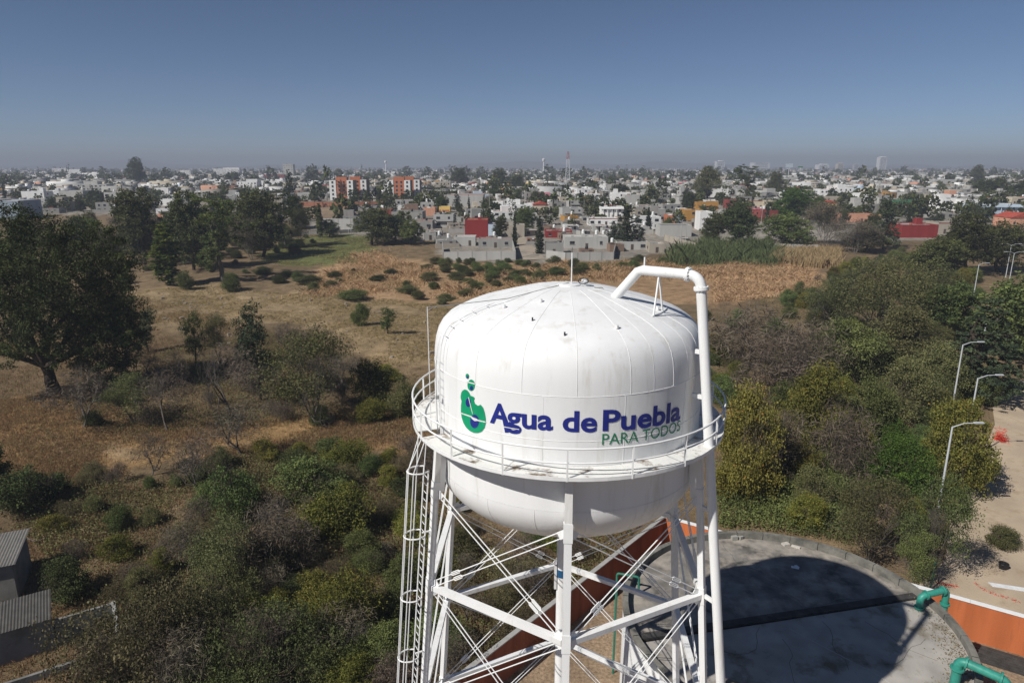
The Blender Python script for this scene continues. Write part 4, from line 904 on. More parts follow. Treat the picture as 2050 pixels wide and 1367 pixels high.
Z_REED = world_poly([(1345, 530), (1365, 500), (1430, 490), (1530, 492), (1560, 515), (1545, 532)]); Z_REED2 = world_poly([(1540, 525), (1560, 505), (1680, 508), (1690, 540), (1600, 535)])
_rp = pts_in([Z_REED], [15000], 6); _rp += np.c_[np.random.default_rng(6).normal(size=(len(_rp), 2)) * 2.2, np.zeros(len(_rp))]
blades('green_reeds', _rp, 3.6 * np.clip(.75 + .3 * np.sin(_rp[:, 0] * .35 + np.sin(_rp[:, 1] * .5)) + .25 * np.sin(_rp[:, 0] * 1.1 + _rp[:, 1] * .6), .3, 1.4), .20, REED, 6, .38); blades('pale_reeds', pts_in([Z_REED2], [7000], 7), 3.0, .2, PALEG, 7, .25)
def weeds(name, pts, size, hgt, mt, seed):
    rng = np.random.default_rng(seed); P = np.asarray(pts).copy(); P[:, 2] = tz(P[:, 0], P[:, 1]) + np.abs(rng.normal(size=len(P))) * hgt
    V, F = leaf_quads(P, size, rng); t = np.clip(.5 + .3 * np.sin(P[:, 0] * .5) * np.sin(P[:, 1] * .43) + rng.normal(size=len(P)) * .2, 0, 1)
    me = np_mesh(name, V, F, np.repeat(t, 4)); me.materials.append(mt); o = bpy.data.objects.new(name, me); COL.objects.link(o); return struct(o, 'stuff')
Z_IVY = world_poly([(1425, 960), (1560, 910), (1720, 900), (1760, 980), (1720, 1095), (1600, 1075), (1440, 1058)])
weeds('undergrowth', pts_in([Z_SCRUBL, Z_SCRUBM, Z_SCRUBR], [60000, 25000, 60000], 8), .10, .38, WEED, 8)
weeds('dead_undergrowth', pts_in([Z_SCRUBL, Z_SCRUBM, Z_SCRUBR], [60000, 30000, 40000], 9), .09, .35, L_VINE, 9)
weeds('ground_ivy', pts_in([Z_IVY], [60000], 10), .11, .75, L_GREEN, 10)

# ================================================================== THE TOWN
UNIT = {}
def unit_box(m):
    if m.name not in UNIT:
        b = MB().box((0, 0, 0), (1, 1, 1)); me = bpy.data.meshes.new('window'); me.from_pydata([tuple(v) for v in b.v], [], b.f); me.materials.append(m); UNIT[m.name] = me
    return UNIT[m.name]
GLASS = mat('window_glass', (.025, .03, .036), .15, .3, 5., .5); SHUT = mat('shutter', (.30, .29, .27), .7); DOORM = mat('door_metal', (.09, .07, .06), .6, .2, 3.)
TANKB = mat('black_plastic', (.018, .018, .02), .5); TANKW = mat('white_plastic', (.75, .75, .73), .5)
PAL = {'white': (.76, .75, .73), 'grey': (.31, .30, .28), 'pale grey': (.43, .42, .395), 'cream': (.55, .48, .37), 'beige': (.38, .335, .275), 'red': (.25, .06, .05), 'dark red': (.24, .032, .03), 'orange': (.47, .165, .085), 'ochre': (.42, .225, .06), 'yellow': (.72, .50, .16), 'pink': (.60, .22, .27), 'salmon': (.58, .30, .20), 'blue-grey': (.26, .31, .37), 'pale blue': (.50, .58, .66), 'brown': (.23, .16, .12), 'green': (.06, .18, .09), 'black': (.03, .03, .03)}
def wallm(c): return mat('wall_' + c.replace(' ', '_'), PAL[c], .9, .10, .35, .15, .15, 4., stain=(tuple(v * .62 for v in PAL[c]), .35, .58, .82), streak=True, world=True)
ROOFS = [mat('roof_grey', (.33, .32, .30), .95, .2, .4, .1, world=True), mat('roof_terracotta', (.33, .15, .10), .95, .2, .4, .1, world=True), mat('roof_pale', (.50, .48, .45), .95, .15, .4, .1, world=True), mat('roof_dark', (.15, .145, .14), .95, .2, .4, .1, world=True)]
TILE = mat('red_tile', (.36, .075, .05), .9, .25, 1.2, .1, .3, 6., world=True)
def win(root, x, y, z, w, h, rot, m=GLASS, nm='window', t=.10):
    o = bpy.data.objects.new(nm, unit_box(m)); COL.objects.link(o); o.parent = root; o.location = (x, y, z); o.scale = (w, t, h); o.rotation_euler = (0, 0, rot)
    if nm == 'window' and SILLS[0]:
        q = bpy.data.objects.new('sill', unit_box(ROOFS[2])); COL.objects.link(q); q.parent = o; q.location = (0, -.5, -.56); q.scale = (1.2, 1.6, .1)
    return o
SILLS = [False]
def shell(w, d, h, par=.45, thick=.2):
    """walls with an open parapet; front face on local y = 0, going back to y = d"""
    x = w / 2; b = MB(); o = [(-x, 0), (x, 0), (x, d), (-x, d)]; i = [(-x + thick, thick), (x - thick, thick), (x - thick, d - thick), (-x + thick, d - thick)]
    V = [(*p, -1.5) for p in o] + [(*p, h) for p in o] + [(*p, h) for p in i] + [(*p, h - par) for p in i]; F = []
    for k in range(4):
        j = (k + 1) % 4; F += [(k, j, 4 + j, 4 + k), (4 + k, 4 + j, 8 + j, 8 + k), (8 + k, 8 + j, 12 + j, 12 + k)]
    b.add(V, F); return b
def house(x, y, z, w, d, h, col, label, rot=0., roofm=None, floors=None, cols=None, feats=(), name='house', where=True, gable=False, rnd=None, side=True, wm=GLASS, group=None, blank=False, cat='house'):
    rnd = rnd or random.Random(int(x * 13 + y * 7))
    root = thing(name, (x, y, z), label, cat, group, where, (x, y, z + h * .6)); root.rotation_euler = (0, 0, rot)
    m = wallm(col); zero = Vector((0, 0, 0))
    shell(w, d, h).build('wall', m, root, off=zero)
    MB().poly([(-w / 2 + .19, .19, h - .44), (w / 2 - .19, .19, h - .44), (w / 2 - .19, d - .19, h - .44), (-w / 2 + .19, d - .19, h - .44)]).build('roof', roofm or rnd.choice(ROOFS), root, off=zero)
    fl = floors or max(1, int(h // 2.6)); nc = cols or max(1, int(w // 3.4))
    if not blank:
        for f in range(fl):
            zc = (f + .55) * (h - .4) / fl
            for c in range(nc):
                xc = -w / 2 + w * (c + .5) / nc + rnd.uniform(-.25, .25)
                if f == 0 and c == nc // 2 and 'nodoor' not in feats: win(root, xc, -.03, 1.05, 1.0, 2.1, 0, DOORM, 'door'); continue
                if rnd.random() < .12: continue
                ww = rnd.choice((1.0, 1.3, 1.8)); win(root, xc, -.03, zc, min(ww, w / nc * .7), 1.15, 0, wm)
            if side and d > 5 and rnd.random() < .7: win(root, (-w / 2 - .03) if x > 0 else (w / 2 + .03), d * rnd.uniform(.3, .6), zc, 1.1, 1.1, math.pi / 2, wm)
    if gable:
        MB().add([(-w / 2 - .3, -.4, h), (w / 2 + .3, -.4, h), (w / 2 + .3, d + .3, h), (-w / 2 - .3, d + .3, h), (0, -.4, h + w * .2), (0, d + .3, h + w * .2)], [(0, 4, 5, 3), (1, 2, 5, 4), (0, 1, 4), (2, 3, 5), (0, 3, 2, 1)]).build('tiled_roof', TILE, root, off=zero)
    for f in feats:
        if f == 'tank': px_, py_ = rnd.uniform(-.3, .3) * w, d * rnd.uniform(.3, .7); MB().lathe([(.02, 0), (.55, 0), (.55, 1.1), (.3, 1.4), (.02, 1.45)], (px_, py_, h - .4), 10).build('water_tank', TANKB, root, True, 40, off=zero)
        if f == 'wtank':
            px_, py_ = rnd.uniform(-.3, .3) * w, d * rnd.uniform(.3, .7); MB().lathe([(.02, 0), (.6, 0), (.6, 1.3), (.3, 1.6), (.02, 1.65)], (px_, py_, h + .6), 10).build('water_tank', TANKW, root, True, 40, off=zero); MB().box((px_, py_, h + .1), (1.4, 1.4, 1.05)).build('tank_plinth', m, root, off=zero)
        if f == 'stair': sx = rnd.uniform(-.25, .25) * w; MB().box((sx, d * .6, h + .9), (2.6, 3.0, 2.7)).build('stair_room', m, root, off=zero)
        if f == 'upper': MB().box((rnd.choice((-1, 1)) * w * .2, d * .55, h + 1.0), (w * .55, d * .6, 2.9)).build('upper_storey', m, root, off=zero)
        if f == 'balcony': MB().box((0, -.55, h * .5), (w * .8, 1.1, .18)).build('balcony', m, root, off=zero); MB().box((0, -1.05, h * .5 + .5), (w * .8, .08, .85)).build('balcony_front', m, root, off=zero)
        if f == 'trim': MB().box((0, -.05, h - .12), (w + .1, .12, .3)).build('red_trim', wallm('red'), root, off=zero)
        if f == 'awning': MB().box((0, -1.0, 2.6), (w * .7, 2.0, .1)).build('awning', ROOFS[2], root, off=zero)
        if f == 'columns':
            for k in range(4): MB().box((-w * .42 + k * w * .2, -.7, h * .4), (.35, .35, h * .8)).build('column', m, root, off=zero)
            MB().box((0, -.5, h * .84), (w, 1.2, .5)).build('canopy', m, root, off=zero)
    for q in range(rnd.randrange(0, 4) if where else rnd.randrange(0, 3)):
        s_ = rnd.uniform(.5, 1.5); MB().box((rnd.uniform(-.38, .38) * w, d * rnd.uniform(.15, .85), h - .42 + s_ * .3), (s_ * rnd.uniform(.6, 1.6), s_, s_ * .6 + .1)).build('roof_clutter', rnd.choice([SHUT, DOORM, ROOFS[1], ROOFS[3], TANKW, wallm('grey')]), root, off=zero)
    if where and rnd.random() < .45: MB().box((0, -2.6, .7), (w + 2, .15, 2.0)).build('yard_wall', wallm(rnd.choice(('grey', 'pale grey', 'beige'))), root, off=zero)
    return root
HSPOT = []; HRECT = [(655, 860, 352, 402), (600, 775, 404, 436)]
def house_px(x0, x1, yt, yb, col, d, label, **k):
    p = at((x0 + x1) / 2, yb); w = (x1 - x0) * depth_of(p) / FPX; h = max(2.4, height_at(yt, p[1]) - p[2])
    HRECT.append((x0, x1, yt, yb)); HSPOT.append((p[0], p[1] + d / 2, max(w, d) * .62)); return house(p[0], p[1], p[2], w, d, h, col, label, where=False, **k)
T = True
HOUSES = [
 (931, 977, 440, 476, 'dark red', 12, 'blank dark red house wall above the walled lot', dict(blank=T, feats=('wtank',))),
 (977.5, 997, 449, 476, 'pale blue', 9, 'pale white annex on the right of the dark red house', dict(blank=T)),
 (910, 952, 474, 492, 'pale grey', 8, 'low house with white roof left in the walled lot', dict(roofm=ROOFS[2])),
 (958, 1026, 478, 496, 'grey', 6, 'bare block house with red roof edge inside the walled lot', dict(roofm=ROOFS[1])),
 (868, 908, 429, 456, 'pale grey', 9, 'pale grey two-storey house with balcony left of the red house', dict(feats=('balcony', 'tank'))),
 (820, 866, 442, 462, 'grey', 10, 'low grey house beside the balcony house', dict(feats=('tank',))),
 (848, 871, 416, 432, 'salmon', 8, 'salmon coloured box house behind the balcony house', dict(blank=T)),
 (879, 901, 414, 430, 'yellow', 8, 'small yellow house with rows of little windows', dict(cols=4, wm=wallm('orange'), feats=('nodoor',))),
 (896, 968, 390, 414, 'pale grey', 22, 'long pale concrete hall behind the pointed conifer', dict(blank=T, feats=('wtank',))),
 (872, 902, 364, 385, 'beige', 12, 'beige three-storey house with balconies behind the long hall', dict(floors=3, feats=('balcony', 'wtank'))),
 (756, 783, 420, 434, 'red', 8, 'red house with two white roof tanks behind the field trees', dict(blank=T, feats=('wtank', 'wtank'))),
 (784, 846, 424, 444, 'grey', 14, 'low grey block house behind the olive trees', dict(feats=('tank',))),
 (986, 1007, 404, 428, 'white', 9, 'white cube house in front of the long concrete hall', dict(blank=T)),
 (1008, 1020, 399, 428, 'pale grey', 9, 'narrow grey tower house beside the white cube', dict()),
 (1013, 1063, 409, 430, 'white', 10, 'white house with broad flat roof and dark openings', dict(feats=('upper', 'tank'))),
 (1067, 1098, 410, 428, 'cream', 9, 'cream house with red gabled roof', dict(gable=T)),
 (1076, 1101, 386, 402, 'pink', 8, 'bright pink house above the red gabled one', dict()),
 (1050, 1078, 404, 418, 'white', 8, 'white house with red edges behind the green tree', dict(feats=('trim',))),
 (1010, 1050, 450, 474, 'beige', 8, 'house with dark garage opening at the head of the alley', dict(cols=1, floors=1)),
 (1030, 1052, 436, 452, 'pale grey', 8, 'grey house with blue shutters above the alley', dict()),
 (1092, 1145, 462, 476, 'dark red', 9, 'long low dark red house right of the alley cypress', dict(feats=('tank', 'wtank'))),
 (1092, 1128, 486, 510, 'grey', 7, 'grey shack beside the alley cypress', dict(roofm=ROOFS[3])),
 (1130, 1217, 474, 498, 'pale grey', 10, 'long block-built house with white sheet roof at the scrub edge', dict(roofm=ROOFS[2], cols=3, feats=('wtank', 'wtank'))),
 (1235, 1298, 484, 500, 'pale grey', 8, 'low house with pale roof below the casuarina', dict(roofm=ROOFS[2], feats=('tank',))),
 (1300, 1330, 488, 506, 'beige', 8, 'low beige house at the end of the pale-roofed row', dict()),
 (1203, 1248, 414, 438, 'white', 10, 'white house with open roof terrace left of the casuarina', dict(feats=('columns',))),
 (1178, 1236, 437, 452, 'white', 8, 'low white house with red roof edge', dict(feats=('trim',))),
 (1191, 1225, 396, 414, 'white', 9, 'white modern house behind the terrace house', dict()),
 (1224, 1262, 386, 412, 'white', 10, 'white house with long dark upper window', dict(cols=1, feats=('stair',))),
 (1250, 1280, 390, 414, 'pale grey', 9, 'unpainted block house beside the white modern one', dict(blank=T)),
 (1321, 1384, 451, 474, 'pale grey', 10, 'long pale house with slate-coloured roof edge', dict(blank=T, roofm=ROOFS[3])),
 (1335, 1353, 431, 448, 'orange', 8, 'small orange house front with two windows', dict(cols=2, floors=1, feats=('nodoor',))),
 (1353.5, 1368, 432, 449, 'blue-grey', 8, 'blue-grey house wall beside the small orange front', dict(blank=T)),
 (1358, 1377, 418, 434, 'white', 8, 'white and red house left of the ochre house', dict(feats=('trim',))),
 (1369, 1406, 420, 446, 'ochre', 10, 'ochre house with dark upper window', dict(cols=1)),
 (1394, 1438, 404, 420, 'ochre', 10, 'second ochre house with terrace behind the first', dict(feats=('balcony',))),
 (1400, 1424, 424, 462, 'white', 9, 'plain white house right of the ochre house', dict(blank=T)),
 (1412, 1457, 378, 395, 'white', 12, 'white modern house with twin arched windows', dict(cols=2, floors=1, feats=('wtank', 'nodoor'))),
 (1456, 1476, 400, 418, 'red', 9, 'red and cream row house, first of the row', dict()),
 (1477, 1500, 401, 418, 'cream', 9, 'cream row house next to the red one', dict(feats=('trim',))),
 (1501, 1530, 402, 418, 'cream', 9, 'cream row house in the middle of the row', dict(feats=('trim', 'tank'))),
 (1534, 1570, 402, 420, 'cream', 9, 'cream row house at the end of the row', dict(feats=('tank',))),
 (1640, 1676, 379, 398, 'white', 12, 'white block left of the big white hall', dict(feats=('stair',))),
 (1677, 1706, 376, 398, 'white', 12, 'white block with parapet tower', dict(feats=('upper',))),
 (1640, 1684, 394, 410, 'beige', 9, 'beige house under the white blocks', dict()),
 (1650, 1673, 406, 424, 'yellow', 8, 'yellow house with tiled eave', dict(gable=T)),
 (1672, 1762, 430, 446, 'salmon', 12, 'long salmon building with orange tiled roof', dict(roofm=ROOFS[1])),
 (1720, 1786, 369, 381, 'white', 14, 'long white house with round upper windows', dict(cols=6, floors=1, feats=('nodoor',))),
 (1719, 1750, 387, 410, 'white', 10, 'plain white house end wall left of the conifer', dict(blank=T)),
 (1804, 1876, 450, 476, 'dark red', 14, 'long dark red shed with grey sheet roof', dict(blank=T, roofm=ROOFS[0], feats=('stair',), name='shed')),
 (1877, 1905, 446, 468, 'beige', 10, 'beige house with red stripe beside the dark red shed', dict(feats=('trim',))),
 (1884, 1924, 398, 422, 'white', 14, 'white modern block with stepped volumes', dict(feats=('upper',), cols=2)),
 (1924, 1958, 400, 424, 'white', 12, 'white modern block with recessed green window', dict(cols=2)),
 (1958, 2046, 410, 436, 'pale blue', 16, 'pale blue hall with columned porch and flat white roof', dict(feats=('columns',), roofm=ROOFS[2])),
 (2020, 2070, 436, 458, 'salmon', 12, 'salmon house with red tiled roof at the right edge', dict(gable=T)),
 (2010, 2050, 470, 500, 'pale grey', 9, 'pale house half hidden behind the lamp posts', dict()),
 (1790, 1850, 412, 426, 'pale grey', 10, 'low pale row with green screen left of the white block', dict(feats=('trim',))),
 (1790, 1852, 400, 410, 'green', 3, 'long dark green sports screen beside the white block', dict(blank=T, cat='screen', name='sports_screen')),
 (-20, 42, 402, 440, 'blue-grey', 18, 'blue-grey hall end wall at the left edge', dict(blank=T, roofm=ROOFS[2])),
 (45, 90, 383, 404, 'white', 10, 'white house right of the blue-grey hall', dict(feats=('stair',))),
 (120, 168, 382, 402, 'pale grey', 12, 'grey block house with blank wall behind the great tree', dict(blank=T)),
 (165, 215, 369, 388, 'pale grey', 12, 'long grey house on the rise behind the block house', dict(feats=('upper',))),
 (188, 201, 386, 406, 'black', 8, 'dark narrow house between cypresses', dict(blank=T)),
 (210, 244, 385, 406, 'pale grey', 10, 'grey house with white roof edge left of the tall trees', dict(roofm=ROOFS[2])),
 (105, 134, 337, 349, 'white', 16, 'long white house on the skyline above the block house', dict()),
 (135, 163, 339, 352, 'white', 14, 'white house with two round windows on the skyline', dict(cols=2, floors=1, feats=('nodoor',))),
 (310, 338, 376, 392, 'white', 12, 'white box house left of the eucalyptus', dict(blank=T)),
 (318, 356, 398, 412, 'white', 10, 'low white roof house in front of the box house', dict(feats=('wtank',))),
 (316, 342, 428, 442, 'salmon', 8, 'small red-brick house behind the poplar', dict()),
 (475, 515, 364, 381, 'white', 14, 'white stepped house left of the orange apartment blocks', dict(feats=('upper',))),
 (428, 480, 338, 352, 'white', 16, 'white villa with tower on the skyline', dict(feats=('stair', 'upper'))),
 (362, 382, 341, 354, 'white', 12, 'small white house on the skyline left of the villa', dict()),
 (528, 570, 350, 361, 'red', 10, 'long red-roofed house below the pale tower block', dict(roofm=TILE)),
 (530, 567, 363, 375, 'white', 10, 'white house below the long red roof', dict(feats=('stair',))),
 (568, 588, 329, 356, 'pale grey', 14, 'pale grey tower block with roof tanks on the skyline', dict(floors=6, cols=4, feats=('tank', 'nodoor'))),
 (596, 622, 386, 402, 'pale grey', 12, 'pale grey shed left of the tall thin palm', dict(blank=T)),
 (1786, 1842, 352, 362, 'white', 22, 'long low white hall on the skyline right of the lone tower', dict(blank=T)),
 (1990, 2048, 352, 364, 'white', 22, 'long white hall on the skyline at the right edge', dict(blank=T)),
 (1870, 1925, 360, 372, 'pale grey', 20, 'long pale hall behind the floodlight poles', dict(blank=T)),
 (1560, 1630, 352, 362, 'white', 20, 'long white hall below the pale blue billboard', dict(blank=T)),
 (1950, 1986, 354, 370, 'white', 20, 'white warehouse on the skyline behind the white block', dict(blank=T)),
]
SILLS[0] = True
for (x0, x1, yt, yb, col, d, lb, k) in HOUSES: house_px(x0, x1, yt, yb, col, d, lb, group='houses of the town' if 'name' not in k else None, **k)

# the two orange and white apartment blocks
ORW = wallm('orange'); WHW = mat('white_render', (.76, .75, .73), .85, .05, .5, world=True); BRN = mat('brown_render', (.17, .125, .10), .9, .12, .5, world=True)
def apartments(xl, xr, yb, label, back):
    p = at(xl, yb); q = at(xr, yb); root = thing('apartment_block', tuple(p), label, 'building', 'orange and white apartment blocks', False); W_ = q[0] - p[0]; s = W_ / 47.; H_ = height_at(361, p[1]) - p[2]
    def module(ox, oy, first):
        def box(nm, a, b_, y0, d, h, m): MB().box((p[0] + ox + (a + b_) / 2 * s, p[1] + oy + y0 + d / 2, p[2] + h / 2 - .5), ((b_ - a) * s, d, h + 1)).build(nm, m, root)
        box('white_bay', 0, 13, 0, 1.2, H_, WHW); box('white_bay', 35, 47, 0, 1.2, H_, WHW); box('orange_bay', 13.02, 34.98, .35, 1.6, H_ + 2.3, ORW)
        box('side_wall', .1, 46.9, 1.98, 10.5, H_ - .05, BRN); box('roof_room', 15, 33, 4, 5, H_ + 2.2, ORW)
        for f in range(5):
            z = p[2] + (f + .5) * (H_ / 5)
            for xx, y0 in ((6.5, 0), (41, 0), (19.5, .35), (29, .35)):
                w_ = win(root, ox + xx * s, oy + y0 - .02, z - p[2], 1.35, 1.4, 0, GLASS); w_.name = 'window'
    module(0, 0, True); module(back * s, 17, False)
    HSPOT.append((p[0] + 12, p[1] + 12, 24))
apartments(661, 708, 401, 'orange and white apartment block nearer the tall thin palm', 17)
apartments(776, 822, 401, 'orange and white apartment block nearer the long concrete hall', 13)

SILLS[0] = False
# lot walls built of concrete panels between posts
def lot_wall(pts, h, m, label, pm, step=4.2, name='lot_wall'):
    P = [at(*p) for p in pts]; root = thing(name, tuple(P[0]), label, 'wall', where=False, aim=P[0])
    for a, b_ in zip(P[:-1], P[1:]):
        a, b_ = Vector(a), Vector(b_); L_ = (b_ - a).length; n = max(1, int(L_ / step)); d = (b_ - a) / n
        for k in range(n):
            s, e = a + d * k, a + d * (k + 1); u = d.normalized(); MB().beam(s + u * .14 + Vector((0, 0, h / 2 - .3)), e - u * .14 + Vector((0, 0, h / 2 - .3)), .15, h + .6).build('wall_panel', m, root)
            MB().box((s.x, s.y, s.z + h / 2 - .2), (.26, .26, h + .5)).build('post', pm, root)
BLK = wallm('pale grey'); BLKD = wallm('grey')
lot_wall([(886, 500), (888, 521.5), (1032, 520), (1026, 497)], 3.0, BLK, 'pale panelled wall round the lot below the dark red house', BLKD)
lot_wall([(1093, 516), (1132, 521), (1228, 520), (1232, 502)], 2.7, BLK, 'pale panelled wall right of the dirt alley', BLKD)
lot_wall([(648, 459), (708, 459.5), (742, 456)], 5.0, BLK, 'tall weathered wall between green field and brown lot', BLKD, 5)
lot_wall([(600, 414), (690, 414.5), (772, 413)], 3.2, mat('lot_brick', (.34, .15, .09), .95, .2, .5, world=True), 'long red brick wall below the orange apartment blocks', BRN, 8)
lot_wall([(690, 434), (735, 420), (772, 412)], 2.2, wallm('grey'), 'dark slanting wall along the brown lot', BLKD, 9)
lot_wall([(1330, 482), (1392, 500)], 2.6, wallm('beige'), 'beige wall stepping down beside the reed bed', BLKD)
lot_wall([(1535, 500), (1640, 503)], 2.4, BLK, 'broken pale wall behind the dry reeds', BLKD)
lot_wall([(600, 470), (660, 469), (735, 464)], 1.6, BLKD, 'low grey wall at the top of the green field', BLK)

# more houses of the town on a loose street grid
HCOL = [('grey', 27), ('pale grey', 28), ('white', 24), ('cream', 6), ('beige', 10), ('salmon', 1.6), ('red', 1.3), ('ochre', .8), ('pink', .5), ('yellow', .5), ('pale blue', .8), ('brown', 4)]
rnd = random.Random(2024); CAND = []
ga = R(7)
for i in range(-130, 131):
    for j in range(0, 62):
        gx, gy = i * 12.6 + rnd.uniform(-2.4, 2.4), 215 + j * 12.8 + rnd.uniform(-2.6, 2.6)
        if i % 7 == 3 or j % 5 == 4: continue               # streets
        x, y = gx * math.cos(ga) - (gy - 215) * math.sin(ga), gx * math.sin(ga) + gy * math.cos(ga) * 1.0
        if y > 900 or abs(x) > .80 * y + 30: continue
        if not inside(Z_CITY, np.array([x]), np.array([y - 4]))[0] or inside(Z_BROWNLOT, np.array([x]), np.array([y]))[0]: continue
        if any((x - a) ** 2 + (y + 4 - b_) ** 2 < (r + 5) ** 2 for a, b_, r in HSPOT): continue
        if any((x - a) ** 2 + (y + 4 - b_) ** 2 < (4 + min(r, 4)) ** 2 for a, b_, r in TREE_SPOTS): continue
        if rnd.random() < .16: continue
        qx, qy = project((x, y, float(tz(x, y))))
        if (qy > 470 and 850 < qx < 1420) or (qy > 440 and qx < 660) or (qy > 448 and qx > 1400) or (400 < qy < 412 and 640 < qx < 860): continue
        hw = 6.0 * FPX / y; ty = project((x, y, float(tz(x, y)) + 5.2))[1]
        if any(qx + hw > a0 and qx - hw < a1 and qy > b1 - 1 and ty < b1 - .3 * (b1 - b0) for a0, a1, b0, b1 in HRECT): continue
        CAND.append((x, y))
CAND.sort(key=lambda c: c[1]); NEARH = [c for c in CAND if abs(project((c[0], c[1], 6))[0] - 1025) < 1040][:205]; FARH = [c for c in CAND if c not in set(NEARH)]
NUMW = {1: 'one', 2: 'two', 3: 'three'}
for (x, y) in NEARH:
    col = rnd.choices([c for c, _ in HCOL], [w for _, w in HCOL])[0]; fl = rnd.choices((1, 2, 3), (6, 5, .25))[0]; w, d = rnd.uniform(7, 12.5), rnd.uniform(7, 11); h = fl * 2.55 + rnd.uniform(.2, .6)
    f = [q for q, pr in (('tank', .45), ('wtank', .18), ('stair', .25), ('upper', .18), ('balcony', .15)) if rnd.random() < pr]
    ex = ' with black tank' if 'tank' in f else (' with white tank' if 'wtank' in f else (' with stair room' if 'stair' in f else ''))
    house(x, y, float(tz(x, y)), w, d, h, col, f'{col} {NUMW[fl]}-storey house{ex}', rot=ga + R(rnd.choice((0, 0, 0, 4, -5))), floors=fl, feats=tuple(f), rnd=rnd, group='houses of the town')
# low shacks and sheet-roofed sheds crowding the front rows
RUSTS = [ROOFS[0], ROOFS[3], ROOFS[2], mat('rust_sheet', (.22, .12, .075), .8, .3, .8, .1, world=True)]; placed = []
for _ in range(900):
    if len(placed) >= 60: break
    qx, qy = rnd.uniform(800, 1640), rnd.uniform(424, 512)
    if qx > 1400 and qy > 455: continue
    g_ = at(qx, qy); x, y = g_[0], g_[1]; w, d, h = rnd.uniform(3.5, 7.5), rnd.uniform(3.5, 6), rnd.uniform(2.2, 2.9)
    if not inside(Z_CITY, np.array([x]), np.array([y - 1]))[0] or inside([(q[0], q[1]) for q in ALLEYP], np.array([x]), np.array([y]))[0]: continue
    if any((x - a) ** 2 + (y + d / 2 - b_) ** 2 < (r * .95 + 2.4) ** 2 for a, b_, r in HSPOT) or any((x - a) ** 2 + (y - b_) ** 2 < 64 for a, b_ in placed) or any((x - a) ** 2 + (y - b_) ** 2 < 81 for a, b_ in NEARH): continue
    placed.append((x, y)); col = rnd.choice(('grey', 'grey', 'pale grey', 'beige', 'white', 'brown', 'pale grey'))
    house(x, y, float(g_[2]), w, d, h, col, f'low {col} shack' + rnd.choice(('', ' with sheet roof')), rot=ga + R(rnd.uniform(-8, 8)), floors=1, cols=rnd.choice((1, 2)), roofm=rnd.choice(RUSTS), feats=rnd.choice(((), ('tank',), ('awning',), ('wtank',))), rnd=rnd, group='low shacks of the town edge', name='shack', cat='shack')
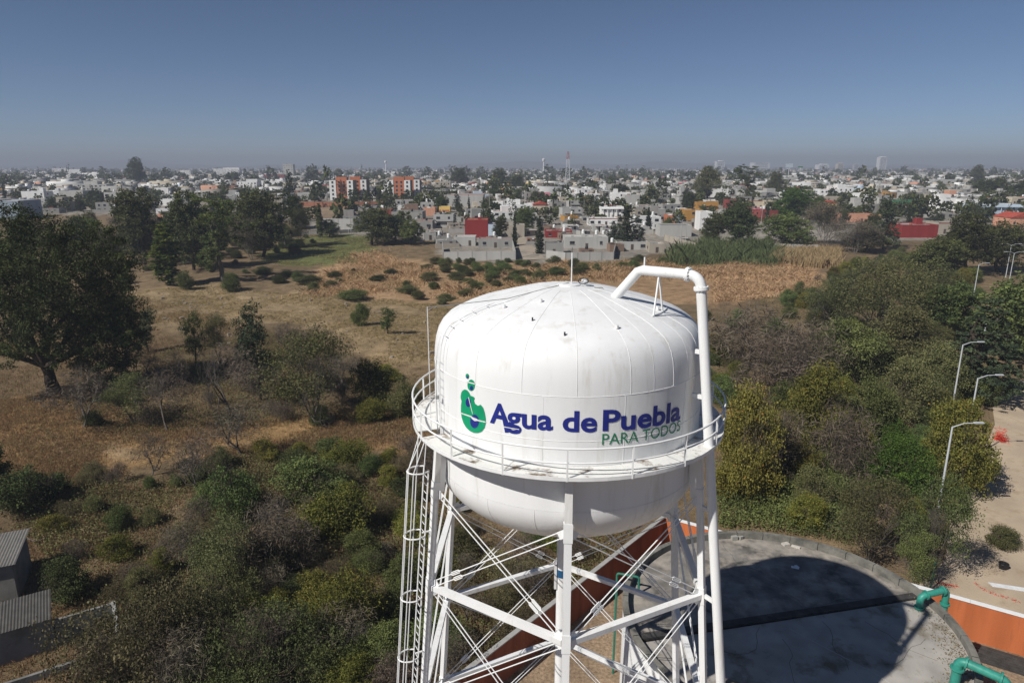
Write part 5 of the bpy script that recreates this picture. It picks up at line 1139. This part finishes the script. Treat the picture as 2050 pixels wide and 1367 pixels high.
# everything farther: one mass of roofs and one of trees
def far_mass():
    rng = np.random.default_rng(8); n = 4300; y = 880 * np.exp(rng.uniform(0, 1, n) ** 1.25 * math.log(7000 / 880.)); x = rng.uniform(-.82, .82, n) * y
    pts = np.array([(c[0], c[1]) for c in FARH] + list(zip(x, y))); n = len(pts)
    w = rng.uniform(7, 14, n) * (1 + .55 * (pts[:, 1] > 1300)); d = rng.uniform(7, 13, n); h = rng.choice([2.9, 3.2, 3.6, 5.4, 5.8, 6.2], n) * rng.uniform(.9, 1.15, n); big = rng.random(n) < .03; w[big] *= 2.6; h[big] *= 1.4
    cols = np.array([PAL[c] for c, _ in HCOL]); pr = np.array([q for _, q in HCOL]); ci = rng.choice(len(cols), n, p=pr / pr.sum()); c = cols[ci] * rng.uniform(.7, 1.05, n)[:, None]
    z = tz(pts[:, 0], pts[:, 1]); a = ga + rng.normal(size=n) * .06; ca, sa = np.cos(a), np.sin(a)
    def boxes(cx_, cy_, cz_, ww, dd, hh):
        k = np.array([(i, j, l) for l in (0, 1) for j in (-.5, .5) for i in (-.5, .5)]); lx = k[None, :, 0] * ww[:, None]; ly = k[None, :, 1] * dd[:, None]
        return np.stack([cx_[:, None] + lx * ca[:len(cx_), None] - ly * sa[:len(cx_), None], cy_[:, None] + lx * sa[:len(cx_), None] + ly * ca[:len(cx_), None], cz_[:, None] + k[None, :, 2] * hh[:, None]], -1)
    Fb = np.array([(4, 5, 7, 6), (0, 1, 5, 4), (2, 6, 7, 3), (0, 4, 6, 2), (1, 3, 7, 5)])
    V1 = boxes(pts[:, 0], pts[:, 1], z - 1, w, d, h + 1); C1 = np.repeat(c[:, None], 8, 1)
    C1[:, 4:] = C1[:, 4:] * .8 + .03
    # upper rooms and dark openings on the fronts of the nearer ones
    V2 = boxes(pts[:, 0] + rng.uniform(-2, 2, n), pts[:, 1] + 1, z + h - .1, w * rng.uniform(.15, .5, n), d * .4, rng.uniform(.4, 2.4, n) * (rng.random(n) < .6)); C2 = np.repeat((c * .95)[:, None], 8, 1)
    m = min(n, len(FARH) + 900); Vs, Cs = [V1, V2], [C1, C2]
    for fx, fz in ((-.28, .3), (.22, .3), (-.22, .72), (.26, .72)):
        o = w[:m] * fx; fy = -d[:m] / 2 - .02; qx = pts[:m, 0] + o * ca[:m] - fy * sa[:m]; qy = pts[:m, 1] + o * sa[:m] + fy * ca[:m]
        Vs.append(boxes(qx, qy, z[:m] + h[:m] * fz - .6, np.full(m, 1.5), np.full(m, .1), np.full(m, 1.25))); Cs.append(np.full((m, 8, 3), .04))
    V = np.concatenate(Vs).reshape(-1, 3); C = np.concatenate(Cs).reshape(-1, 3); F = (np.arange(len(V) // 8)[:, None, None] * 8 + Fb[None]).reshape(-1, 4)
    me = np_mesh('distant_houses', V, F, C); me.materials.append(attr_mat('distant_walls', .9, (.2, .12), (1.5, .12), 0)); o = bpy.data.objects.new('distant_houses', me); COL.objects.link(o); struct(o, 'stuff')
    k = 5400; yt_ = 330 * np.exp(rng.uniform(0, 1, k) ** .9 * math.log(6500 / 330.)); xt = rng.uniform(-.82, .82, k) * yt_
    ok = inside(Z_CITY, xt, yt_ - 12) & ~inside(Z_BROWNLOT, xt, yt_)
    for a, b_, r_ in HSPOT: ok &= ((xt - a) ** 2 + (yt_ - b_ + 6) ** 2) > (r_ * .9) ** 2
    xt, yt_ = xt[ok], yt_[ok]; k = len(xt); r = rng.uniform(1.8, 4.2, k) * (1 + .5 * (yt_ > 900)); hh = r * rng.uniform(1.5, 2.4, k); tall = rng.random(k) < .07; r[tall] *= 1.5; hh[tall] *= 1.9; cyp = rng.random(k) < .2; r[cyp] *= .35; hh[cyp] *= 1.25
    P = []; T_ = []; S_ = []
    for i in range(k):
        q = rng.normal(size=(150 if yt_[i] < 700 else (60 if yt_[i] < 1600 else 18), 3)); q /= np.linalg.norm(q, axis=1)[:, None]; q *= rng.uniform(.45, 1., (len(q), 1)); b_ = np.array([xt[i], yt_[i], float(tz(xt[i], yt_[i])) + hh[i] * .55])
        P.append(b_ + q * np.array([r[i], r[i], hh[i] * .5])); T_.append(np.clip(rng.uniform(.1, .6) + rng.normal(size=len(q)) * .15, 0, 1)); S_.append(np.full(len(q), r[i] * (.20 if len(q) > 100 else .32 if len(q) > 20 else .55)))
    P = np.concatenate(P); s_ = np.concatenate(S_); V, F = leaf_quads(P, 1.0, rng, .8); V = (V.reshape(-1, 4, 3) - P[:, None]) * s_[:, None, None] + P[:, None]
    me = np_mesh('distant_trees', V.reshape(-1, 3), F, np.repeat(np.concatenate(T_), 4)); me.materials.append(L_DARK); o = bpy.data.objects.new('distant_trees', me); COL.objects.link(o); struct(o, 'stuff')
far_mass()
# trees between the houses
NB = 0
for (x, y) in scatter(Z_CITY[:17] + [(700, 760), (-640, 760)], 260, 8.5, 21):
    if y > 560 or any((x - a) ** 2 + (y - b_ - 0) ** 2 < (r * .8) ** 2 for a, b_, r in HSPOT) or abs(project((x, y, 5))[0] - 1025) > 1050 or inside(Z_BROWNLOT, np.array([x]), np.array([y]))[0]: continue
    k, lf, nm, lb, h0, h1 = rnd.choices([('broad', L_DARK, 'broadleaf_tree', 'dark broadleaf town tree', 6, 11), ('broad', L_GREEN, 'broadleaf_tree', 'green town tree', 5, 9), ('cypress', L_PINE, 'cypress_tree', 'slim dark cypress', 8, 14), ('conifer', L_PINE, 'conifer_tree', 'feathery town conifer', 8, 13), ('sparse', L_GREY, 'bare_tree', 'grey thin town tree', 5, 8)], (9, 6, 6, 3, 2))[0]
    h = rnd.uniform(h0, h1); H, W = PROTO[k][0][:2]; plant(k, (x, y, float(tz(x, y))), h, h * W / H * rnd.uniform(.85, 1.2), lf, nm, lb, 'tree', G_C)
for (x, y) in scatter(world_poly([(860, 526), (1100, 526), (1240, 526), (1360, 520), (1340, 532), (1100, 560), (1010, 570), (880, 545)]), 40, 3.4, 51):
    h = rnd.uniform(1.4, 3.2); lf, lb = rnd.choice([(L_GREEN, 'green shrub at the town edge'), (L_DARK, 'dark shrub at the town edge'), (L_OLIVE, 'olive shrub at the town edge')]); plant('thicket', (x, y, float(tz(x, y))), h, h * rnd.uniform(1.5, 2.8), lf, 'edge_shrub', lb, 'shrub', 'shrubs along the town edge')
for (x, y) in scatter(world_poly([(-60, 530), (240, 470), (470, 450), (620, 452), (570, 492), (420, 512), (240, 532), (-60, 570)]), 62, 5.2, 31):
    lf, lb = rnd.choice([(L_DARK, 'dark belt tree'), (L_GREEN, 'green belt tree'), (L_OLIVE, 'dull olive belt tree'), (L_GREY, 'grey thin belt tree')]); k = 'sparse' if lf is L_GREY else rnd.choice(('broad', 'broad', 'eucalyptus')); h = rnd.uniform(7, 15); H, W = PROTO[k][0][:2]
    plant(k, (x, y, float(tz(x, y))), h, h * W / H * rnd.uniform(.8, 1.1), lf, 'belt_tree', lb, 'tree', 'belt of trees before the town')

for (x, y) in scatter(world_poly([(-60, 560), (240, 500), (470, 470), (600, 470), (640, 490), (560, 520), (420, 552), (240, 585), (-60, 600)]), 60, 4.4, 61):
    h = rnd.uniform(1.6, 4.2); lf, lb = rnd.choice([(L_GREEN, 'green undershrub of the tree belt'), (L_DARK, 'dark undershrub of the tree belt'), (L_OLIVE, 'olive undershrub of the tree belt')]); plant('thicket', (x, y, float(tz(x, y))), h, h * rnd.uniform(1.4, 2.2), lf, 'belt_shrub', lb, 'shrub', 'undershrubs of the tree belt')
# ------------------------------------------------------------------ masts, poles and far landmarks
GALV = mat('galvanised', (.58, .59, .60), .5, .1, 3.); REDP = mat('mast_red', (.32, .06, .05), .6)
def mast(px, yt, yb, wpx, label, bands=True):
    p = at(px, yb); h = height_at(yt, p[1]) - p[2]; w = wpx * depth_of(p) / FPX; root = thing('lattice_mast', tuple(p), label, 'mast', where=False, aim=p + np.array([0, 0, h * .7])); n = 9
    for s in range(n):
        z0, z1 = h * s / n, h * (s + 1) / n; f0, f1 = 1 - .7 * s / n, 1 - .7 * (s + 1) / n; b = MB(); c = [(-1, -1), (1, -1), (1, 1), (-1, 1)]
        for k in range(4):
            i, j = c[k], c[(k + 1) % 4]; A = [(p[0] + q[0] * w / 2 * f, p[1] + q[1] * w / 2 * f, p[2] + z) for q, f, z in ((i, f0, z0), (i, f1, z1), (j, f1, z1), (j, f0, z0))]
            b.beam(A[0], A[1], .42, .42); b.beam(A[0], A[2], .26, .26); b.beam(A[1], A[2], .26, .26)
        b.build('mast_section', REDP if bands and s >= 7 else GALV, root)
    for z, a in ((.86, 0), (.86, 2.1), (.78, 1.0), (.72, -.7), (.9, 3.)): MB().lathe([(.02, -.3), (.9, 0), (.9, .25), (.02, .3)], (p[0] + 1.1 * math.sin(a), p[1] - 1.1 * math.cos(a), p[2] + h * z), 12).build('dish', TANKW, root)
mast(1136, 304, 372, 10, 'tall lattice radio mast with dishes and red top above the town')
def pole_tower(px, yt, yb, label):
    p = at(px, yb); h = height_at(yt, p[1]) - p[2]; root = thing('elevated_tank', tuple(p), label, 'water tower', where=False, aim=p + np.array([0, 0, h])); MB().tube([p, p + np.array([0, 0, h * .8])], [1.6, 1.3], 10).build('column', TANKW, root); MB().lathe([(1.3, h * .78), (4, h * .86), (4, h * .97), (.1, h)], tuple(p), 14).build('tank', TANKW, root, True, 40)
pole_tower(1088, 317, 352, 'slim white elevated tank on the skyline left of the mast')
pole_tower(773, 322, 349, 'white pin-shaped tank on the skyline above the orange blocks')
def tower_block(px, yt, wpx, dist, label, n, col='white', steps=1):
    x = (px - CX) / FPX * dist * 1.0 / _c * 1.0; x = (px - CX) / FPX * (dist * _c + 20 * _s); z = float(tz(x, dist)); h = height_at(yt, dist) - z; w = wpx * dist / FPX; root = thing('tower_block', (x, dist, z), label, 'building', where=False, aim=(x, dist, z + h)); m = wallm(col); zero = Vector((0, 0, 0))
    MB().box((0, 0, h / 2 - 1), (w, w * .8, h + 2)).build('wall', m, root, off=zero)
    if steps: MB().box((w * .1, 0, h + 2), (w * .6, w * .5, 5)).build('roof_room', m, root, off=zero)
    for f in range(n): win(root, 0, -w * .4 - .1, h * (f + .6) / n, w * .8, h / n * .45, 0, GLASS, 'window_band', .3)
tower_block(1763, 315, 14, 3800, 'pale hazy tower block standing alone above the far town', 14)
tower_block(1680, 328, 12, 3600, 'low hazy block left of the lone tower', 6, 'cream')
tower_block(1645, 330, 20, 3900, 'broad hazy block farthest left of the lone tower', 5)
tower_block(1712, 330, 9, 3700, 'small hazy block just left of the lone tower', 6, 'pale grey')
tower_block(1440, 323, 16, 4200, 'hazy white block on the far rise', 6)
tower_block(1520, 326, 30, 4300, 'long hazy white block on the far rise', 4, 'white', 0)
def billboard(px, yt, yb, wpx, ybase, m, label):
    p = at(px, ybase); d = depth_of(p); z0, z1 = height_at(yb, p[1]), height_at(yt, p[1]); root = thing('billboard', tuple(p), label, 'billboard', where=False, aim=(p[0], p[1], z1)); MB().box((p[0], p[1], (z0 + z1) / 2), (wpx * d / FPX, .8, z1 - z0)).build('panel', m, root); MB().tube([p, (p[0], p[1] + .2, z0)], .6, 8).build('post', GALV, root)
billboard(1578, 328, 336, 14, 356, mat('bluish_panel', (.45, .52, .58), .6), 'pale blue billboard on a post above the far roofs')
billboard(1600, 333, 336, 10, 362, wallm('green'), 'green roadside sign on a tall post above the far roofs')
WOOD = mat('pole_concrete', (.38, .37, .35), .9)
for i, (px, yt, yb, lb) in enumerate([(1169, 390, 425, 'utility pole right of the palm cluster'), (1278, 395, 440, 'utility pole beside the block house'), (1363, 440, 492, 'utility pole before the long pale house'), (1372, 442, 496, 'second utility pole beside the beige wall'), (1405, 345, 385, 'utility pole left of the white modern house'), (1524, 415, 448, 'utility pole below the row houses'), (1838, 385, 415, 'floodlight pole left of the white block'), (1855, 382, 416, 'tall floodlight pole by the green screen'), (1875, 388, 414, 'floodlight pole nearest the white block'), (1901, 386, 405, 'short pole above the stepped white block'), (703, 432, 470, 'pale utility pole in front of the tall weathered wall'), (980, 392, 428, 'utility pole left of the white cube'), (1115, 352, 384, 'utility pole left of the mast'), (1213, 348, 380, 'utility pole right of the mast')]):
    p = at(px, yb); h = height_at(yt, p[1]) - p[2]; t = thing('utility_pole', tuple(p), lb, 'pole', 'utility poles of the town', False, p + np.array([0, 0, h * .8])); MB().tube([p - np.array([0, 0, .3]), p + np.array([0, 0, h])], [.16, .11], 6).build('shaft', WOOD, t); MB().box((p[0], p[1], p[2] + h * .93), (1.8, .1, .12)).build('crossarm', WOOD, t)

# ------------------------------------------------------------------ street lamps by the dirt road
LAMPM = mat('lamp_grey', (.50, .52, .54), .45, .08, 3.)
def lamp(px, py, arm, label, h=10.2, double=False):
    q = at(px, py, h); p = (q[0], q[1], float(tz(q[0], q[1]))); p = np.array(p); t = thing('street_lamp', tuple(p), label, 'street lamp', 'street lamps along the dirt road', False, q)
    MB().tube([p - np.array([0, 0, .3]), (p[0], p[1], h)], [.12, .075], 8).build('pole', LAMPM, t, True, 40); MB().box((p[0], p[1], p[2] + .05), (.4, .4, .1)).build('base_plate', LAMPM, t)
    for s in ((1, -1) if double else (1,)):
        e = Vector((p[0] + s * arm, p[1] - .15, h + .42)); MB().tube([(p[0], p[1], h - .05), (p[0] + s * arm * .5, p[1] - .1, h + .36), e], [.055, .045, .04], 6).build('arm', LAMPM, t)
        hd = MB().box((e.x + s * .32, e.y, e.z + .02), (.85, .26, .11)).build('lamp_head', LAMPM, t); MB().box((e.x + s * .38, e.y, e.z - .05), (.5, .18, .04)).build('lens', TANKW, hd)
lamp(1907, 854, 1.9, 'street lamp over the yellow-green tree at the dirt road')
lamp(1928, 690, 1.9, 'street lamp against the dark tiered cedar'); lamp(1958, 757, 1.9, 'street lamp right of and below the cedar')
lamp(1975, 644, 1.9, 'street lamp with only its arm showing above the cedar boughs'); lamp(1960, 530, 1.6, 'distant street lamp left of the twin-armed ones')
lamp(2025, 491, 2.2, 'taller twin-armed street lamp by the far road', double=True); lamp(2031, 507, 2.2, 'shorter twin-armed street lamp by the far road', double=True)

# ------------------------------------------------------------------ litter of the dirt road
NET = mat('orange_net', (.60, .05, .025), .7, .2, 8.)
def ribbon(name, px_pts, w, h, label, seed, z=None):
    rr = np.random.default_rng(seed); P = [at(*p) for p in px_pts]; t = thing(name, tuple(P[0]), label, 'safety net', where=False, aim=P[len(P) // 2])
    b = MB(); n = 220 if w > .3 else 80
    for k in range(n):
        f = k / (n - 1) * (len(P) - 1); i = min(int(f), len(P) - 2); c = P[i] + (P[i + 1] - P[i]) * (f - i) + np.append(rr.normal(size=2) * w * .5, abs(rr.normal()) * h); d = rr.normal(size=3) * np.array([.3, .3, .12]) * w
        b.tube([c - d, c + np.array([0, 0, .08 * h]), c + d], .022 if w > .3 else .014, 4)
    b.build('net_mesh', NET, t)
ribbon('safety_net', [(1996, 878), (2002, 882), (2008, 885)], .55, .6, 'crumpled orange safety net heap under the roadside tree', 1)
ribbon('safety_net', [(1952, 1168), (1975, 1185), (2010, 1196), (2040, 1206)], .14, .10, 'red-orange safety net strip trailing above the orange wall', 2)
ribbon('safety_net', [(1880, 1168), (1920, 1176)], .16, .08, 'faded orange net scrap below the willow', 3)
def bushpile(px, py, wpx, hpx, label):
    p = at(px, py); w = wpx * depth_of(p) / FPX; plant('bush', tuple(p), hpx * depth_of(p) / FPX, w, L_OLIVE, 'brush_pile', label, 'brush pile', where=False)
bushpile(2010, 1090, 100, 38, 'flat pile of cut brush on the dirt road')
p = at(2008, 1138); t = thing('black_bucket', tuple(p), 'black rubber tub tipped on the dirt road', 'tub', where=False); MB().lathe([(.02, 0), (.3, 0), (.38, .5), (.34, .5), (.27, .06), (.02, .05)], tuple(p), 14).build('tub', TANKB, t, True, 40); MB().tube([p + np.array([.38 * math.cos(a), .38 * math.sin(a), .5]) for a in np.linspace(0, 6.28, 15)[:-1]], .025, 5, closed=True).build('rim', TANKB, t)
p = at(2020, 1172); t = thing('pipe_stack', tuple(p), 'grey poles lying on the dirt road', 'poles', where=False)
for k in range(4): MB().tube([p + np.array([-1.5, .3 - .16 * k, .08]), p + np.array([1.7, -.7 - .16 * k, .08])], .05, 6).build('pole_length', GALV, t)
p = at(1863, 1180); t = thing('fence_post', tuple(p), 'dark green post at the yard corner under the willow', 'post', where=False); MB().tube([p, p + np.array([0, 0, 2.4])], .06, 8).build('shaft', TEALD, t); MB().box(p + np.array([0, 0, 2.44]), (.2, .2, .08)).build('cap', TEALD, t)

# ------------------------------------------------------------------ shed and ruined wall at the lower left
RUIN = mat('ruin_concrete', (.22, .215, .20), .95, .2, .8, .1, .3, 8., stain=((.10, .10, .09), .6, .5, .75), world=True); SHEET = mat('corrugated', (.17, .16, .145), .6, .15, 2., .3, stain=((.20, .15, .11), 1.2, .6, .8), world=True)
def corrugate(root, a, b_, c, d, n, m):
    """sheet between edge a-b and edge c-d, laid in n ridged strips"""
    a, b_, c, d = map(Vector, (a, b_, c, d))
    for k in range(n):
        q = [a.lerp(b_, k / n), a.lerp(b_, (k + .5) / n), a.lerp(b_, (k + 1) / n)]; r_ = [c.lerp(d, k / n), c.lerp(d, (k + .5) / n), c.lerp(d, (k + 1) / n)]; up = Vector((0, 0, .04))
        MB().add([q[0], q[1] + up, q[2], r_[2], r_[1] + up, r_[0]], [(0, 1, 4, 5), (1, 2, 3, 4)]).build('roof_sheet', m, root)
s0 = at(37, 1200); W_, D_, Hh = 7.0, 5.0, 3.1; ra = R(24)
sh = thing('shed', tuple(s0), 'grey block shed with corrugated roof at the left edge', 'shed', where=False)
def sp_(u, v, z): return (s0[0] - u * math.cos(ra) - v * math.sin(ra) * 1.0, s0[1] - u * math.sin(ra) + v * math.cos(ra), z)
def quadbox(root, nm, c4, z0, z1, m): MB().add([(*c[:2], z0) for c in c4] + [(*c[:2], z1) for c in c4], [(0, 1, 2, 3), (4, 7, 6, 5), (0, 4, 5, 1), (1, 5, 6, 2), (2, 6, 7, 3), (3, 7, 4, 0)]).build(nm, m, root)
quadbox(sh, 'wall', [sp_(0, 0, 0), sp_(W_, 0, 0), sp_(W_, D_, 0), sp_(0, D_, 0)], -.2, Hh, RUIN)
corrugate(sh, sp_(-.3, -.3, Hh + .1), sp_(W_, -.3, Hh + .1), sp_(-.3, D_ + .2, Hh + .35), sp_(W_, D_ + .2, Hh + .35), 34, SHEET)
l0 = at(115, 1300); l1 = at(-30, 1345); dd = np.array(l1 - l0); dd[2] = 0; dd /= np.linalg.norm(dd); nn = np.array([-dd[1], dd[0], 0]); nn = nn if nn[1] > 0 else -nn
lt = thing('lean_to', tuple(l0), 'low lean-to with dark corrugated roof below the shed', 'lean-to', where=False)
g0 = np.array([l0[0], l0[1], 0]); 
quadbox(lt, 'wall', [g0, g0 + dd * 9, g0 + dd * 9 + nn * .25, g0 + nn * .25], -.2, 2.5, RUIN)
a_, b2 = g0 - nn * .2 + np.array([0, 0, 2.6]), g0 + dd * 9 - nn * .2 + np.array([0, 0, 2.6]); corrugate(lt, a_, b2, a_ + nn * 3.4 + np.array([0, 0, .45]), b2 + nn * 3.4 + np.array([0, 0, .45]), 48, mat('corrugated_dark', (.085, .08, .073), .7, .2, 2., .2, stain=((.08, .07, .06), 1.2, .5, .75), world=True))
rw = thing('ruined_wall', tuple(at(190, 1240)), 'broken concrete wall corner beside the lean-to', 'wall', where=False)
g1 = g0 - dd * 3.6
quadbox(rw, 'wall', [g0 - dd * .1, g1, g1 + nn * .22, g0 - dd * .1 + nn * .22], -.2, 2.3, RUIN)
MB().add([tuple(g1 + np.array([0, 0, -.2])), tuple(g1 - nn * 2.9 + np.array([0, 0, -.2])), tuple(g1 - nn * 2.9 + np.array([0, 0, .5])), tuple(g1 + np.array([0, 0, 2.5])), *[tuple(g1 - dd * .25 + o_) for o_ in (np.array([0, 0, -.2]), -nn * 2.9 + np.array([0, 0, -.2]), -nn * 2.9 + np.array([0, 0, .5]), np.array([0, 0, 2.5]))]], [(0, 1, 2, 3), (7, 6, 5, 4), (0, 4, 5, 1), (1, 5, 6, 2), (2, 6, 7, 3), (3, 7, 4, 0)]).build('end_wall', mat('pale_ruin', (.33, .32, .30), .95, .2, .8), rw)
g2 = g1 - nn * 2.9
quadbox(rw, 'kerb_wall', [g2, g2 + dd * 12, g2 + dd * 12 + nn * .22, g2 + nn * .22], -.2, .55, RUIN)
# fallen bare branches on the slope
for i, (pts, lb) in enumerate([([(250, 1013), (275, 1018), (300, 1030)], 'pale curved fallen branch on the bare slope'), ([(255, 1165), (285, 1140), (320, 1128)], 'long thin dry stalk arching over the brown weeds'), ([(40, 1078), (72, 1088)], 'grey fallen branch behind the shed roof')]):
    P = [at(*q) + np.array([0, 0, .25]) for q in pts]; t = thing('fallen_branch', tuple(P[0]), lb, 'branch', where=False); MB().tube(P, .05, 6).build('branch', BARKG, t); MB().tube([P[-1], P[-1] + np.array([.8, .3, .2])], .025, 5).build('twig', BARKG, t)
# stones strewn over the field
ST = mat('field_stone', (.30, .26, .21), .95, .2, 4.)
rs = np.random.default_rng(44); PS = pts_in([Z_FIELD, world_poly([(330, 600), (460, 590), (470, 690), (330, 690)])], [110, 60], 44); b = MB()
for p in PS:
    s = abs(rs.normal()) * .16 + .08; b.box((p[0], p[1], float(tz(p[0], p[1])) + s * .3), (s * 1.6, s * 1.2, s), rs.uniform(0, 3))
struct(b.build('field_stones', ST), 'stuff')
# far hills
hx = np.linspace(-7000, 7000, 141); hz = 40 + 32 * np.sin(hx * .0011 + .5) + 24 * np.sin(hx * .0027 + 2) + 10 * np.sin(hx * .008); hz = np.maximum(hz, 12)
V = np.concatenate([np.c_[hx, np.full(141, 7600.), np.full(141, 8.)], np.c_[hx, np.full(141, 8600.), hz + 10], np.c_[hx, np.full(141, 9300.), np.full(141, 8.)]]); i = np.arange(140); F = np.concatenate([np.stack([i, i + 1, i + 142, i + 141], 1), np.stack([i + 141, i + 142, i + 283, i + 282], 1)])
me = np_mesh('hills', V, F, np.tile((.10, .09, .06), (len(V), 1)), True); me.materials.append(attr_mat('ground_soil')); o = bpy.data.objects.new('hills', me); COL.objects.link(o); struct(o)

# ------------------------------------------------------------------ the hazy air
hb = MB().box((0, 4600, 74), (19000, 10400, 150)); hz_o = hb.build('haze', bpy.data.materials.new('haze_air')); struct(hz_o, 'stuff')
hm = hz_o.data.materials[0]; hm.use_nodes = True; hm.node_tree.nodes.clear(); pv = hm.node_tree.nodes.new('ShaderNodeVolumePrincipled'); ho = hm.node_tree.nodes.new('ShaderNodeOutputMaterial')
pv.inputs['Color'].default_value = (.56, .605, .71, 1); pv.inputs['Density'].default_value = .00032; pv.inputs['Anisotropy'].default_value = 0.0
hm.node_tree.links.new(pv.outputs[0], ho.inputs['Volume'])

# ------------------------------------------------------------------ labels that single things out: look + nearest landmark, then order
LAND = [('the great dark tree', 120, 600), ('the corrugated shed', 20, 1150), ('the ruined wall', 190, 1250), ('the poplar', 338, 505), ('the big olive tree', 632, 745), ('the two field saplings', 750, 635), ('the orange blocks', 755, 378), ('the dark red house', 955, 458),
 ('the walled lot', 960, 510), ('the alley cypress', 1080, 465), ('the lattice mast', 1136, 340), ('the large casuarina', 1255, 450), ('the ochre house', 1390, 432), ('the green reed bed', 1450, 510), ('the fill pipe', 1425, 700), ('the dark red shed', 1840, 462), ('the stepped white block', 1915, 410),
 ('the tiered cedar', 1955, 690), ('the roadside lamp', 1905, 900), ('the reservoir', 1600, 1080), ('the yard wall corner', 1320, 1060), ('the pale tower block', 578, 342), ('the white villa', 455, 345), ('the blue-grey hall', 15, 420), ('the eucalyptus', 446, 470), ('the ladder cage', 828, 1120), ('the balcony', 840, 830),
 ('the brown lot', 660, 424), ('the palm cluster', 1150, 405), ('the arched white house', 1435, 386), ('the row houses', 1512, 410), ('the orange tiled roof', 1715, 436), ('the long concrete hall', 932, 402), ('the green field', 640, 500), ('the leaning tree', 158, 800), ('the creeper mounds', 430, 1260), ('the dense bright shrub', 1795, 930), ('the largest olive tree', 1770, 660), ('the skyline houses', 135, 345), ('the lone hazy tower', 1763, 330), ('the twin-armed lamps', 2025, 500), ('the grey block house', 145, 392), ('the white stepped house', 495, 372), ('the dry reeds', 760, 545), ('the rounded slope shrub', 462, 975), ('the bright tipped shrub', 700, 1200)]
def where_phrase(px, py):
    d = sorted(LAND, key=lambda l: (l[1] - px) ** 2 + ((l[2] - py) * 1.5) ** 2)[0]; dx, dy = px - d[1], py - d[2]
    if abs(dx) > abs(dy) * 1.1: return ('right of ' if dx > 0 else 'left of ') + d[0]
    return ('in front of ' if dy > 0 else 'behind ') + d[0]
ORD = ['first', 'second', 'third', 'fourth', 'fifth', 'sixth', 'seventh', 'eighth', 'ninth', 'tenth', 'eleventh', 'twelfth']
def trim(s): return s if len(s.split()) <= 16 else s.replace(' from left', '').replace(' one of two', '')
by = {}
for o, lb, wh, px in REG:
    full = f'{lb} {where_phrase(*px)}' if wh else lb; by.setdefault(full, []).append((px[0], o))
for full, v in by.items():
    v.sort(key=lambda q: q[0])
    for i, (_, o) in enumerate(v):
        if len(v) == 1: o['label'] = full
        elif len(v) == 2: o['label'] = full + (', left one of two' if i == 0 else ', right one of two')
        else: o['label'] = f'{full}, {ORD[i] if i < 12 else "last"} from left'
for o, *_ in REG: o['label'] = trim(o['label'])
# weeds rooted on the reservoir roof along the rim
_rw = np.random.default_rng(71); _a = _rw.normal(.0, .35, 900) + math.atan2(at(1930, 1330, RROOF)[1] - RCY, at(1930, 1330, RROOF)[0] - RCX); _q = RR - .4 - np.abs(_rw.normal(size=900)) * .7
_P = np.c_[RCX + _q * np.cos(_a), RCY + _q * np.sin(_a), np.full(900, RROOF + .12) + np.abs(_rw.normal(size=900)) * .06]; _V, _F = leaf_quads(_P, .07, _rw, .3); me = np_mesh('roof_weeds', _V, _F, np.repeat(_rw.uniform(0, 1, 900), 4)); me.materials.append(MATS['tussock']); o = bpy.data.objects.new('roof_weeds', me); COL.objects.link(o); struct(o, 'stuff')
